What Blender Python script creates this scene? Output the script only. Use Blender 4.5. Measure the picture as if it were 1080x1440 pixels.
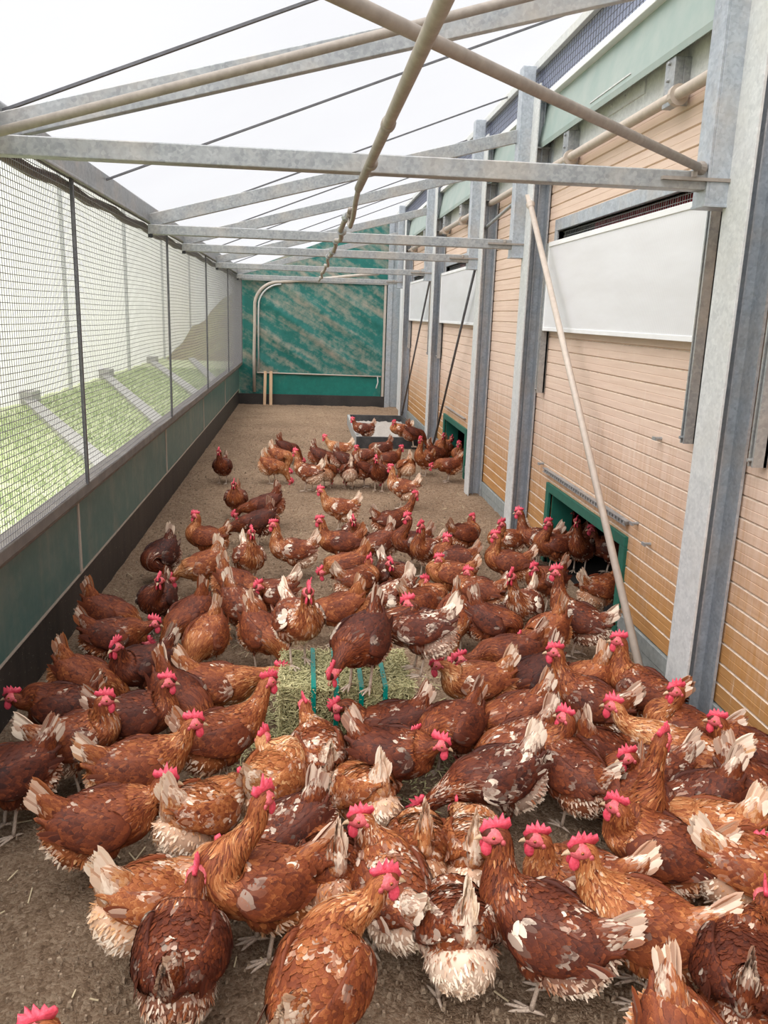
import bpy, math, random
import numpy as np
from mathutils import Vector, Matrix

for o in list(bpy.data.objects):
    bpy.data.objects.remove(o)
SC = bpy.context.scene
COL = SC.collection
# ------------------------------------------------------------------ camera, sky, exposure
cam_d = bpy.data.cameras.new('camera'); cam = bpy.data.objects.new('camera', cam_d); COL.objects.link(cam)
RX, UX, FX = Vector((0.99502, -0.09425, 0.03239)), Vector((-0.00908, 0.23792, 0.97124)), Vector((0.09925, 0.9667, -0.23588))
m = Matrix(((RX.x, UX.x, -FX.x, 0), (RX.y, UX.y, -FX.y, 0), (RX.z, UX.z, -FX.z, 1.65), (0, 0, 0, 1)))
cam.matrix_world = m
cam_d.sensor_width = 36.0; cam_d.lens = 1140.2 / 1440 * 36.0
cam_d.clip_start = 0.05; cam_d.clip_end = 400
SC.camera = cam
SC.view_settings.view_transform = 'Standard'
SC.view_settings.look = 'None'
SC.view_settings.gamma = 1.0
SC.view_settings.use_curve_mapping = False
SC.view_settings.exposure = 0.62
W = bpy.data.worlds.new('overcast'); SC.world = W; W.use_nodes = True
nt = W.node_tree; nt.nodes.clear()
wo = nt.nodes.new('ShaderNodeOutputWorld'); bg = nt.nodes.new('ShaderNodeBackground')
tc = nt.nodes.new('ShaderNodeTexCoord'); sp = nt.nodes.new('ShaderNodeSeparateXYZ'); cr = nt.nodes.new('ShaderNodeValToRGB')
nz = nt.nodes.new('ShaderNodeTexNoise'); nz.inputs['Scale'].default_value = 2.5
cr.color_ramp.elements[0].position = 0.0; cr.color_ramp.elements[0].color = (0.86, 0.88, 0.90, 1)
cr.color_ramp.elements[1].position = 0.55; cr.color_ramp.elements[1].color = (0.95, 0.97, 1.0, 1)
mx = nt.nodes.new('ShaderNodeMixRGB'); mx.blend_type = 'MULTIPLY'; mx.inputs[0].default_value = 0.25
nt.links.new(tc.outputs['Generated'], sp.inputs[0]); nt.links.new(sp.outputs['Z'], cr.inputs[0])
nt.links.new(tc.outputs['Generated'], nz.inputs['Vector'])
nt.links.new(cr.outputs[0], mx.inputs[1]); nt.links.new(nz.outputs['Fac'], mx.inputs[2])
nt.links.new(mx.outputs[0], bg.inputs['Color']); bg.inputs['Strength'].default_value = 0.625
nt.links.new(bg.outputs[0], wo.inputs[0])
sun_d = bpy.data.lights.new('sun', 'SUN'); sun_d.energy = 4.1; sun_d.angle = math.radians(85); sun_d.color = (1, 0.97, 0.92)
sun = bpy.data.objects.new('sun', sun_d); COL.objects.link(sun); sun.rotation_euler = (math.radians(18), math.radians(-22), 0)
SC.cycles.use_denoising = True
SC.cycles.max_bounces = 10; SC.cycles.diffuse_bounces = 5; SC.cycles.transparent_max_bounces = 16

# ------------------------------------------------------------------ node helpers
def new_mat(name):
    M = bpy.data.materials.new(name); M.use_nodes = True
    n = M.node_tree; b = n.nodes['Principled BSDF']
    return M, n, b
def node(n, t, **kw):
    x = n.nodes.new(t)
    for k, v in kw.items():
        if k in x.inputs.keys() if hasattr(x, 'inputs') else False: x.inputs[k].default_value = v
        else: setattr(x, k, v)
    return x
def ramp(n, stops):
    r = n.nodes.new('ShaderNodeValToRGB'); e = r.color_ramp.elements
    while len(e) < len(stops): e.new(0.5)
    for i, (p, c) in enumerate(stops):
        e[i].position = p; e[i].color = (c[0], c[1], c[2], 1)
    return r
def coords(n, scale=(1, 1, 1), rot=(0, 0, 0), kind='Object'):
    t = n.nodes.new('ShaderNodeTexCoord'); mp = n.nodes.new('ShaderNodeMapping')
    mp.inputs['Scale'].default_value = scale; mp.inputs['Rotation'].default_value = rot
    n.links.new(t.outputs[kind], mp.inputs[0]); return mp
def noise(n, vec, scale, detail=4, rough=0.6):
    x = n.nodes.new('ShaderNodeTexNoise'); x.inputs['Scale'].default_value = scale
    x.inputs['Detail'].default_value = detail; x.inputs['Roughness'].default_value = rough
    n.links.new(vec.outputs[0], x.inputs['Vector']); return x
def mixc(n, fac, a, b, mode='MIX'):
    x = n.nodes.new('ShaderNodeMixRGB'); x.blend_type = mode
    for i, v in ((0, fac), (1, a), (2, b)):
        if hasattr(v, 'is_output') or hasattr(v, 'links'): n.links.new(v, x.inputs[i])
        elif isinstance(v, (int, float)): x.inputs[i].default_value = v
        else: x.inputs[i].default_value = (v[0], v[1], v[2], 1)
    return x.outputs[0]
def bump(n, b, h, strength=0.3, dist=0.01):
    x = n.nodes.new('ShaderNodeBump'); x.inputs['Strength'].default_value = strength; x.inputs['Distance'].default_value = dist
    n.links.new(h, x.inputs['Height']); n.links.new(x.outputs[0], b.inputs['Normal'])
def simple(name, col, rough=0.6, metal=0.0, var=0.0, scale=20, col2=None, bmp=0.0, sc3=(1, 1, 1)):
    M, n, b = new_mat(name); b.inputs['Roughness'].default_value = rough; b.inputs['Metallic'].default_value = metal
    if col2 is None and var == 0:
        b.inputs['Base Color'].default_value = (*col, 1); return M
    v = coords(n, sc3); z = noise(n, v, scale)
    c2 = col2 if col2 else tuple(min(1, c * (1 - var)) for c in col)
    r = ramp(n, [(0.32, c2), (0.68, col)]); n.links.new(z.outputs['Fac'], r.inputs[0]); n.links.new(r.outputs[0], b.inputs['Base Color'])
    if bmp: bump(n, b, z.outputs['Fac'], bmp)
    return M
MT = {}
def galv(name, c1, c2, rough=0.45, metal=0.45, dirt=(0.55, 0.46, 0.36)):
    M, n, b = new_mat(name); v = coords(n)
    vo = n.nodes.new('ShaderNodeTexVoronoi'); vo.inputs['Scale'].default_value = 85; n.links.new(v.outputs[0], vo.inputs['Vector'])
    z = noise(n, v, 22, 5); z2 = noise(n, v, 3.0, 5)
    r = ramp(n, [(0.3, c1), (0.7, c2)])
    a = mixc(n, 0.68, vo.outputs['Color'], z.outputs['Fac']); n.links.new(a, r.inputs[0])
    rd = ramp(n, [(0.48, (0, 0, 0)), (0.75, (0.5, 0.5, 0.5))]); n.links.new(z2.outputs['Fac'], rd.inputs[0])
    n.links.new(mixc(n, rd.outputs[0], r.outputs[0], dirt), b.inputs['Base Color'])
    b.inputs['Roughness'].default_value = rough; b.inputs['Metallic'].default_value = metal
    return M
MT['galv'] = galv('galvanised', (0.26, 0.275, 0.285), (0.42, 0.435, 0.44))
MT['galv_blue'] = galv('galvanised_post', (0.33, 0.36, 0.40), (0.50, 0.54, 0.58), 0.4, 0.4)
MT['galv_pale'] = galv('galvanised_pale', (0.50, 0.51, 0.51), (0.66, 0.67, 0.66), 0.6, 0.1, (0.60, 0.58, 0.53))
MT['dusty_pipe'] = simple('dusty_pipe', (0.36, 0.315, 0.275), 0.7, 0.1, 0.25, 30)
MT['pink_pipe'] = simple('painted_pipe', (0.52, 0.44, 0.37), 0.5, 0.0, 0.15, 25)
MT['steel_dark'] = simple('dark_steel', (0.16, 0.16, 0.17), 0.5, 0.5, 0.3, 30)
MT['black'] = simple('black_plastic', (0.02, 0.02, 0.022), 0.45, 0, 0.4, 30)
MT['wire'] = simple('wire_grey', (0.19, 0.185, 0.20), 0.5, 0.3)
MT['green_paint'] = simple('green_paint', (0.015, 0.14, 0.10), 0.45, 0, 0.25, 18)
MT['green_strap'] = simple('green_strap', (0.0, 0.24, 0.19), 0.3, 0, 0.2, 40)
MT['fascia'] = simple('pale_green_sheet', (0.27, 0.35, 0.32), 0.5, 0.1, 0.2, 5, (0.36, 0.41, 0.375))
MT['white'] = simple('white_metal', (0.82, 0.82, 0.82), 0.4, 0, 0.1, 6)
MT['wood'] = simple('stake_wood', (0.62, 0.42, 0.26), 0.7, 0, 0.2, 25, sc3=(1, 1, .1))
MT['brown_roll'] = simple('brown_net', (0.15, 0.11, 0.09), 0.9, 0, 0.4, 80)
MT['dark'] = simple('dark_interior', (0.012, 0.010, 0.009), 0.9, 0, 0.4, 8)  # near-black, so the shade inside the house is put into the colour
MT['red_plastic'] = simple('red_plastic', (0.34, 0.025, 0.04), 0.5, 0, 0.3, 12)
MT['comb'] = simple('comb_skin', (0.82, 0.10, 0.16), 0.42, 0, 0.2, 90, (0.62, 0.045, 0.08), 0.3)
MT['face'] = simple('face_skin', (0.70, 0.16, 0.17), 0.55, 0, 0.2, 120, (0.50, 0.07, 0.09), 0.3)
MT['beak'] = simple('beak_horn', (0.60, 0.42, 0.26), 0.4, 0, 0.3, 60)
MT['eye'] = simple('eye', (0.35, 0.10, 0.02), 0.15)
MT['pupil'] = simple('pupil', (0.004, 0.004, 0.004), 0.1)
MT['shank'] = simple('shank_scales', (0.66, 0.53, 0.42), 0.55, 0, 0.25, 150, (0.45, 0.34, 0.27), 0.5)

def mat_feather():
    M, n, b = new_mat('feathers')
    at = n.nodes.new('ShaderNodeAttribute'); at.attribute_name = 'fc'
    s = n.nodes.new('ShaderNodeSeparateColor'); n.links.new(at.outputs['Color'], s.inputs[0])
    oi = n.nodes.new('ShaderNodeObjectInfo'); s2 = n.nodes.new('ShaderNodeSeparateColor'); n.links.new(oi.outputs['Color'], s2.inputs[0])
    v = coords(n); z = noise(n, v, 260, 3, 0.7)
    def mth(op, a, c, d=None):
        x = n.nodes.new('ShaderNodeMath'); x.operation = op
        for i, q in enumerate((a, c, d)):
            if q is None: continue
            if isinstance(q, (int, float)): x.inputs[i].default_value = q
            else: n.links.new(q, x.inputs[i])
        return x.outputs[0]
    tone = mth('ADD', s.outputs[0], mth('MULTIPLY', mth('SUBTRACT', s2.outputs[0], 0.50), 1.15))
    # paler lacing near the margin of each feather
    edge = n.nodes.new('ShaderNodeMapRange'); edge.inputs[1].default_value = 0.6; edge.inputs[2].default_value = 1.0; edge.inputs[3].default_value = 0; edge.inputs[4].default_value = 0.12
    n.links.new(s.outputs[2], edge.inputs[0])
    tone = mth('ADD', tone, edge.outputs[0])
    tone = mth('ADD', tone, mth('MULTIPLY', mth('SUBTRACT', z.outputs['Fac'], 0.5), 0.22))
    r = ramp(n, [(0.0, (0.030, 0.007, 0.005)), (0.28, (0.098, 0.021, 0.009)), (0.50, (0.205, 0.048, 0.015)), (0.72, (0.40, 0.135, 0.042)), (1.0, (0.72, 0.42, 0.20))])
    n.links.new(tone, r.inputs[0])
    w = n.nodes.new('ShaderNodeMapRange'); w.interpolation_type = 'SMOOTHSTEP'
    w.inputs[1].default_value = 0.57; w.inputs[2].default_value = 1.05
    n.links.new(mth('ADD', s.outputs[1], mth('MULTIPLY', mth('SUBTRACT', s2.outputs[1], 0.5), 0.75)), w.inputs[0])
    c = mixc(n, w.outputs[0], r.outputs[0], (0.90, 0.76, 0.61))
    n.links.new(c, b.inputs['Base Color'])
    b.inputs['Roughness'].default_value = 0.62
    b.inputs['Specular IOR Level'].default_value = 0.28
    return M
MT['feather'] = mat_feather()

def mat_clad():
    M, n, b = new_mat('cladding_boards'); v = coords(n)
    t = n.nodes.new('ShaderNodeTexCoord'); s = n.nodes.new('ShaderNodeSeparateXYZ'); n.links.new(t.outputs['Object'], s.inputs[0])
    vg = coords(n, (1, .35, 7)); g = noise(n, vg, 9, 6, 0.65)
    vs = coords(n, (1, 14, .6)); st = noise(n, vs, 2.5, 5, 0.7)
    wood = ramp(n, [(0.25, (0.38, 0.175, 0.055)), (0.75, (0.55, 0.29, 0.105))]); n.links.new(g.outputs['Fac'], wood.inputs[0])
    dust = ramp(n, [(0.25, (0.66, 0.48, 0.375)), (0.75, (0.78, 0.60, 0.485))]); n.links.new(g.outputs['Fac'], dust.inputs[0])
    mr = n.nodes.new('ShaderNodeMapRange'); mr.inputs[1].default_value = 0.30; mr.inputs[2].default_value = 1.10
    ad = n.nodes.new('ShaderNodeMath'); ad.operation = 'MULTIPLY_ADD'; ad.inputs[1].default_value = 1.1; n.links.new(st.outputs['Fac'], ad.inputs[0])
    sb = n.nodes.new('ShaderNodeMath'); sb.operation = 'SUBTRACT'; sb.inputs[1].default_value = 0.55; n.links.new(s.outputs['Z'], sb.inputs[0])
    n.links.new(sb.outputs[0], ad.inputs[2]); n.links.new(ad.outputs[0], mr.inputs[0])
    c = mixc(n, mr.outputs[0], wood.outputs[0], dust.outputs[0])
    # pale drips and specks
    vd = coords(n, (1, 30, 1.6)); d = noise(n, vd, 2.2, 4, 0.7); dr = ramp(n, [(0.60, (0, 0, 0)), (0.76, (0.6, 0.6, 0.6))]); n.links.new(d.outputs['Fac'], dr.inputs[0])
    c = mixc(n, dr.outputs[0], c, (0.80, 0.70, 0.60))
    n.links.new(c, b.inputs['Base Color']); b.inputs['Roughness'].default_value = 0.55
    bump(n, b, g.outputs['Fac'], 0.12, 0.004); return M
MT['clad'] = mat_clad()
MT['clad_edge'] = simple('board_edge_dust', (0.76, 0.62, 0.49), 0.8, 0, 0.3, 30)
MT['kick_grey'] = simple('grey_plank', (0.30, 0.32, 0.31), 0.7, 0, 0.3, 25, (0.20, 0.22, 0.215))

def mat_ground():
    M, n, b = new_mat('litter'); v = coords(n)
    a = noise(n, v, 85, 8, 0.8); c = noise(n, v, 1.6, 4); f = noise(n, v, 300, 3, 0.7)
    dv = noise(n, v, 30, 3); wv = n.nodes.new('ShaderNodeVectorMath'); wv.operation = 'MULTIPLY_ADD'; wv.inputs[1].default_value = (.012, .012, .012)
    n.links.new(dv.outputs['Color'], wv.inputs[0]); n.links.new(v.outputs[0], wv.inputs[2])
    vo = n.nodes.new('ShaderNodeTexVoronoi'); vo.inputs['Scale'].default_value = 120; n.links.new(wv.outputs[0], vo.inputs['Vector'])
    vb = n.nodes.new('ShaderNodeTexVoronoi'); vb.inputs['Scale'].default_value = 45; n.links.new(wv.outputs[0], vb.inputs['Vector'])
    mixn = mixc(n, 0.40, a.outputs['Fac'], mixc(n, 0.4, vo.outputs['Color'], vb.outputs['Color']))
    r = ramp(n, [(0.26, (0.125, 0.078, 0.050)), (0.47, (0.33, 0.225, 0.15)), (0.70, (0.55, 0.42, 0.305))]); n.links.new(mixn, r.inputs[0])
    r2 = ramp(n, [(0.3, (0.80, 0.78, 0.76)), (0.7, (1.10, 1.08, 1.05))]); n.links.new(c.outputs['Fac'], r2.inputs[0])
    n.links.new(mixc(n, 1.0, r.outputs[0], r2.outputs[0], 'MULTIPLY'), b.inputs['Base Color'])
    b.inputs['Roughness'].default_value = 0.95; b.inputs['Specular IOR Level'].default_value = 0.1
    inv = n.nodes.new('ShaderNodeMath'); inv.operation = 'SUBTRACT'; inv.inputs[0].default_value = 1.0; n.links.new(vo.outputs['Distance'], inv.inputs[1])
    h = mixc(n, 0.35, mixc(n, 0.5, a.outputs['Fac'], inv.outputs[0]), f.outputs['Fac']); bump(n, b, h, 1.0, 0.03); return M
MT['ground'] = mat_ground()
MT['crumb'] = simple('litter_crumb', (0.42, 0.315, 0.22), 0.95, 0, 0.3, 90, (0.15, 0.10, 0.065))
MT['straw'] = simple('straw', (0.62, 0.50, 0.32), 0.7, 0, 0.3, 30)
MT['hay'] = simple('hay', (0.66, 0.60, 0.34), 0.8, 0, 0.3, 75, (0.25, 0.24, 0.10))
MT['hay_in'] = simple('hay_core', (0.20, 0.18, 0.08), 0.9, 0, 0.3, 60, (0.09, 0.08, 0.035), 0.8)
MT['sand'] = simple('grey_sand', (0.42, 0.39, 0.35), 0.95, 0, 0.3, 60, (0.30, 0.275, 0.25), 0.6)
MT['tray'] = simple('tray_plastic', (0.022, 0.023, 0.025), 0.6, 0, 0.3, 14, (0.06, 0.06, 0.06))
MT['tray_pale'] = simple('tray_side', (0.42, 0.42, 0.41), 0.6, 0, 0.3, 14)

def mat_film():
    M, n, b = new_mat('roof_film'); n.nodes.remove(b)
    out = n.nodes['Material Output']; v = coords(n, (1, 1, 1)); z = noise(n, v, 1.3, 4)
    r = ramp(n, [(0.3, (0.90, 0.89, 0.915)), (0.7, (0.96, 0.955, 0.975))]); n.links.new(z.outputs['Fac'], r.inputs[0])
    tr = n.nodes.new('ShaderNodeBsdfTranslucent'); di = n.nodes.new('ShaderNodeBsdfDiffuse'); tp = n.nodes.new('ShaderNodeBsdfTransparent')
    n.links.new(r.outputs[0], tr.inputs[0]); n.links.new(r.outputs[0], di.inputs[0]); tp.inputs[0].default_value = (0.92, 0.92, 0.955, 1)
    m1 = n.nodes.new('ShaderNodeMixShader'); m1.inputs[0].default_value = 0.12; n.links.new(tr.outputs[0], m1.inputs[1]); n.links.new(di.outputs[0], m1.inputs[2])
    m2 = n.nodes.new('ShaderNodeMixShader'); m2.inputs[0].default_value = 0.82; n.links.new(m1.outputs[0], m2.inputs[1]); n.links.new(tp.outputs[0], m2.inputs[2])
    n.links.new(m2.outputs[0], out.inputs[0]); return M
MT['film'] = mat_film()
def mat_sheet(name, c, frac):
    M, n, b = new_mat(name); n.nodes.remove(b); out = n.nodes['Material Output']
    tr = n.nodes.new('ShaderNodeBsdfTranslucent'); di = n.nodes.new('ShaderNodeBsdfDiffuse')
    v = coords(n, (1, 1, .12)); z = noise(n, v, 3.5, 4); r = ramp(n, [(0.3, tuple(x * .93 for x in c)), (0.7, c)]); n.links.new(z.outputs['Fac'], r.inputs[0])
    n.links.new(r.outputs[0], tr.inputs[0]); n.links.new(r.outputs[0], di.inputs[0])
    m1 = n.nodes.new('ShaderNodeMixShader'); m1.inputs[0].default_value = 1 - frac; n.links.new(tr.outputs[0], m1.inputs[1]); n.links.new(di.outputs[0], m1.inputs[2])
    n.links.new(m1.outputs[0], out.inputs[0]); return M
MT['white_sheet'] = mat_sheet('white_sheeting', (0.97, 0.95, 0.97), 0.5)
MT['blue_net'] = mat_sheet('blue_grey_screen', (0.62, 0.65, 0.76), 0.7)
def mat_panel():
    M, n, b = new_mat('twinwall_panel'); v = coords(n, (1, 1, 1))
    w = n.nodes.new('ShaderNodeTexWave'); w.wave_type = 'BANDS'; w.bands_direction = 'Y'; w.inputs['Scale'].default_value = 28; w.inputs['Distortion'].default_value = 0
    n.links.new(v.outputs[0], w.inputs['Vector']); z = noise(n, coords(n, (1, .4, 2)), 3, 4)
    r = ramp(n, [(0.0, (0.68, 0.68, 0.70)), (1.0, (0.76, 0.76, 0.775))]); n.links.new(w.outputs['Fac'], r.inputs[0])
    r2 = ramp(n, [(0.35, (0.92, 0.91, 0.90)), (0.7, (1.03, 1.03, 1.03))]); n.links.new(z.outputs['Fac'], r2.inputs[0])
    n.links.new(mixc(n, 1.0, r.outputs[0], r2.outputs[0], 'MULTIPLY'), b.inputs['Base Color'])
    b.inputs['Roughness'].default_value = 0.28; bump(n, b, w.outputs['Fac'], 0.15, 0.003); return M
MT['panel'] = mat_panel()
def mat_tarp(name, c1, c2, dusty, rot, scale, lo, hi):
    M, n, b = new_mat(name); v = coords(n); vs = coords(n, tuple(1 / q for q in scale), rot); vs.vector_type = 'TEXTURE'
    z = noise(n, vs, 2.0, 5, 0.6); f = noise(n, v, 9, 6, 0.7)
    base = ramp(n, [(0.3, c1), (0.7, c2)]); n.links.new(f.outputs['Fac'], base.inputs[0])
    d = ramp(n, [(lo, (0, 0, 0)), (hi, (dusty, dusty, dusty))]); s = mixc(n, 0.35, z.outputs['Fac'], f.outputs['Fac']); n.links.new(s, d.inputs[0])
    n.links.new(mixc(n, d.outputs[0], base.outputs[0], (0.36, 0.30, 0.24)), b.inputs['Base Color'])
    b.inputs['Roughness'].default_value = 0.42; return M
MT['tarp'] = mat_tarp('green_tarpaulin', (0.006, 0.115, 0.100), (0.018, 0.18, 0.155), 0.85, (0, math.radians(30), 0), (0.22, 1, 2.3), 0.47, 0.62)
MT['tarp_clean'] = mat_tarp('green_tarpaulin_clean', (0.003, 0.13, 0.108), (0.008, 0.19, 0.155), 0.25, (0, math.radians(-60), 0), (0.5, 1, 2.5), 0.55, 0.75)
MT['left_panel'] = mat_tarp('dusty_green_panel', (0.060, 0.145, 0.138), (0.10, 0.19, 0.18), 0.40, (0, 0, 0), (1, 3, 0.5), 0.48, 0.75)
MT['seam'] = simple('dusty_seam', (0.50, 0.44, 0.38), 0.8, 0, 0.15, 20)
MT['left_rail'] = simple('dusty_rail', (0.20, 0.18, 0.16), 0.8, 0, 0.3, 9, (0.13, 0.12, 0.11))
def mat_kick():
    M, n, b = new_mat('black_board'); v = coords(n, (1, 1, 1)); z = noise(n, v, 60, 3, 0.7); z2 = noise(n, coords(n, (1, 6, .8)), 2.2, 5)
    r = ramp(n, [(0.3, (0.014, 0.014, 0.014)), (0.8, (0.052, 0.043, 0.039))]); n.links.new(z2.outputs['Fac'], r.inputs[0])
    d = ramp(n, [(0.66, (0, 0, 0)), (0.71, (0.75, 0.75, 0.75))]); n.links.new(z.outputs['Fac'], d.inputs[0])
    n.links.new(mixc(n, d.outputs[0], r.outputs[0], (0.45, 0.42, 0.38)), b.inputs['Base Color']); b.inputs['Roughness'].default_value = 0.55; return M
MT['kick'] = mat_kick()
def mat_grass():
    M, n, b = new_mat('meadow'); v = coords(n); a = noise(n, v, 1.1, 6, 0.7); f = noise(n, v, 24, 4, 0.7)
    r = ramp(n, [(0.30, (0.36, 0.42, 0.22)), (0.5, (0.55, 0.60, 0.36)), (0.7, (0.74, 0.74, 0.56))])
    n.links.new(mixc(n, 0.4, a.outputs['Fac'], f.outputs['Fac']), r.inputs[0]); n.links.new(r.outputs[0], b.inputs['Base Color'])
    b.inputs['Roughness'].default_value = 0.95; b.inputs['Specular IOR Level'].default_value = 0.1; return M
MT['meadow'] = mat_grass()
MT['blade'] = simple('grass_blades', (0.62, 0.68, 0.42), 0.8, 0, 0.3, 3, (0.36, 0.45, 0.22))
MT['bank'] = simple('bank_soil', (0.33, 0.33, 0.15), 0.95, 0, 0.3, 0.7, (0.24, 0.17, 0.10))
MT['bar_pale'] = simple('weathered_bar', (0.50, 0.49, 0.46), 0.8, 0, 0.2, 12)

# ------------------------------------------------------------------ mesh builder
class MB:
    def __init__(s): s.v = []; s.f = []; s.fm = []; s.smooth = False
    def add(s, v, f, mi=0):
        k = len(s.v); s.v.extend([tuple(p) for p in v]); s.f.extend([tuple(i + k for i in q) for q in f]); s.fm.extend([mi] * len(f)); return s
    def box(s, x0, x1, y0, y1, z0, z1, mi=0):
        v = [(x0, y0, z0), (x1, y0, z0), (x1, y1, z0), (x0, y1, z0), (x0, y0, z1), (x1, y0, z1), (x1, y1, z1), (x0, y1, z1)]
        return s.add(v, [(0, 3, 2, 1), (4, 5, 6, 7), (0, 1, 5, 4), (1, 2, 6, 5), (2, 3, 7, 6), (3, 0, 4, 7)], mi)
    def bar(s, a, b, w, h, up=(0, 0, 1), mi=0):     # rectangular bar a->b, h along up
        a = Vector(a); b = Vector(b); t = (b - a).normalized(); sd = t.cross(Vector(up)).normalized(); u = sd.cross(t)
        v = []
        for p in (a, b):
            for (i, j) in ((-1, -1), (1, -1), (1, 1), (-1, 1)): v.append(p + sd * (w / 2 * i) + u * (h / 2 * j))
        return s.add(v, [(3, 2, 1, 0), (4, 5, 6, 7), (0, 1, 5, 4), (1, 2, 6, 5), (2, 3, 7, 6), (3, 0, 4, 7)], mi)
    def tube(s, pts, r, n=12, mi=0):
        pts = [Vector(p) for p in pts]; rs = r if isinstance(r, (list, tuple)) else [r] * len(pts); v = []; f = []
        ref = Vector((0, 0, 1)) if abs((pts[1] - pts[0]).normalized().z) < .9 else Vector((1, 0, 0))
        for i, p in enumerate(pts):
            t = (pts[min(i + 1, len(pts) - 1)] - pts[max(i - 1, 0)]).normalized(); sd = t.cross(ref).normalized(); u = sd.cross(t)
            for k in range(n):
                a = 2 * math.pi * k / n; v.append(p + (sd * math.cos(a) + u * math.sin(a)) * rs[i])
        for i in range(len(pts) - 1):
            for k in range(n): f.append((i * n + k, i * n + (k + 1) % n, (i + 1) * n + (k + 1) % n, (i + 1) * n + k))
        f.append(tuple(range(n - 1, -1, -1))); f.append(tuple((len(pts) - 1) * n + k for k in range(n)))
        return s.add(v, f, mi)
    def build(s, name, mats, parent=None, smooth=False, bevel=0.0):
        me = bpy.data.meshes.new(name); me.from_pydata(s.v, [], s.f); me.update()
        if not isinstance(mats, (list, tuple)): mats = [mats]
        for q in mats: me.materials.append(q)
        if len(mats) > 1: me.polygons.foreach_set('material_index', s.fm)
        if smooth: me.polygons.foreach_set('use_smooth', [True] * len(me.polygons))
        o = bpy.data.objects.new(name, me); COL.objects.link(o)
        if parent: o.parent = parent
        if bevel:
            bv = o.modifiers.new('bevel', 'BEVEL'); bv.width = bevel; bv.segments = 2; bv.limit_method = 'ANGLE'
        return o
def tag(o, label=None, cat=None, group=None, kind=None):
    if label: o['label'] = label
    if cat: o['category'] = cat
    if group: o['group'] = group
    if kind: o['kind'] = kind
    return o
def struct(o, label=None):
    o['kind'] = 'structure'
    if label: o['label'] = label
    return o
def empty(name, loc=(0, 0, 0)):
    o = bpy.data.objects.new(name, None); COL.objects.link(o); o.location = loc; o.empty_display_size = .1; return o
def rel(mb, o):   # vertices given in world space, object origin at o
    mb.v = [(p[0] - o[0], p[1] - o[1], p[2] - o[2]) for p in mb.v]; return mb
rng = np.random.default_rng(7); random.seed(7)

XL, XK, XP, XW = -1.11, -1.18, 1.56, 1.70
YB = 15.0
POSTS = [3.02, 5.95, 7.55, 10.30, 13.35]
TIES = [3.12, 6.04, 7.64, 10.42, 13.55]
def filmz(x): return 2.33 + 0.39 * (x + 1.1)

# ------------------------------------------------------------------ floor and outside
gb = MB(); nx, ny = 60, 300
gx = np.linspace(-1.25, 1.75, nx); gy = np.linspace(-1.5, 15.2, ny)
G = rng.normal(0, .0035, (nx, ny)); G = (G + np.roll(G, 1, 0) + np.roll(G, 1, 1)) / 1.5
gv = [(gx[i], gy[j], float(G[i, j])) for i in range(nx) for j in range(ny)]
gf = [(i * ny + j, (i + 1) * ny + j, (i + 1) * ny + j + 1, i * ny + j + 1) for i in range(nx - 1) for j in range(ny - 1)]
struct(gb.add(gv, gf).build('floor', MT['ground'], smooth=True), 'brown earth and litter floor of the run')
cb = MB()
for i in range(22000):
    y = 1.2 + 11 * rng.random() ** 2.2; x = -1.15 + 2.75 * rng.random(); r = .0018 + .0075 * rng.random() ** 4
    a = rng.random() * 6.28; q = [(math.cos(a + k * 1.57) * r * (0.7 + .6 * rng.random()), math.sin(a + k * 1.57) * r * (0.7 + .6 * rng.random())) for k in range(4)]
    cb.add([(x + u, y + w, -.002) for u, w in q] + [(x + u * .6, y + w * .6, r * 1.1 + .003) for u, w in q], [(4, 5, 6, 7), (0, 1, 5, 4), (1, 2, 6, 5), (2, 3, 7, 6), (3, 0, 4, 7)])
tag(cb.build('litter_crumbs', MT['crumb']), 'small brown crumbs of dry litter scattered over the floor', 'litter', kind='stuff')
sb = MB()
for i in range(520):
    y = 1.3 + 12.5 * rng.random() ** 1.4; x = -1.1 + 2.65 * rng.random(); L = .006 + .022 * rng.random() ** 2; a = rng.random() * 3.14
    dx, dy = math.cos(a) * L, math.sin(a) * L; sb.bar((x - dx, y - dy, .005), (x + dx, y + dy, .007 + .01 * rng.random()), .0035, .0025)
tag(sb.build('straw_bits', MT['straw']), 'pale straw bits lying loose over the brown floor', 'straw', kind='stuff')

ob = MB(); ob.add([(-60, -8, -.12), (-1.22, -8, -.12), (-1.22, 70, -.12), (-60, 70, -.12)], [(0, 1, 2, 3)])
tag(ob.build('meadow_ground', MT['meadow']), 'green meadow ground outside the mesh wall', 'ground', kind='structure')
bl = MB()
for i in range(30000):
    y = 3.2 + 22 * rng.random() ** 1.3; x = -1.3 - 3.55 * rng.random(); h = .03 + .06 * rng.random(); a = rng.random() * 6.28; w = .006 + .0004 * y
    lx, ly = rng.normal(0, .03, 2); c, s = math.cos(a) * w, math.sin(a) * w
    bl.add([(x - c, y - s, -.12), (x + c, y + s, -.12), (x + lx, y + ly, -.12 + h)], [(0, 1, 2)])
tag(bl.build('meadow_grass', MT['blade']), 'bright green grass growing outside the mesh wall', 'grass', kind='stuff')
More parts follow.
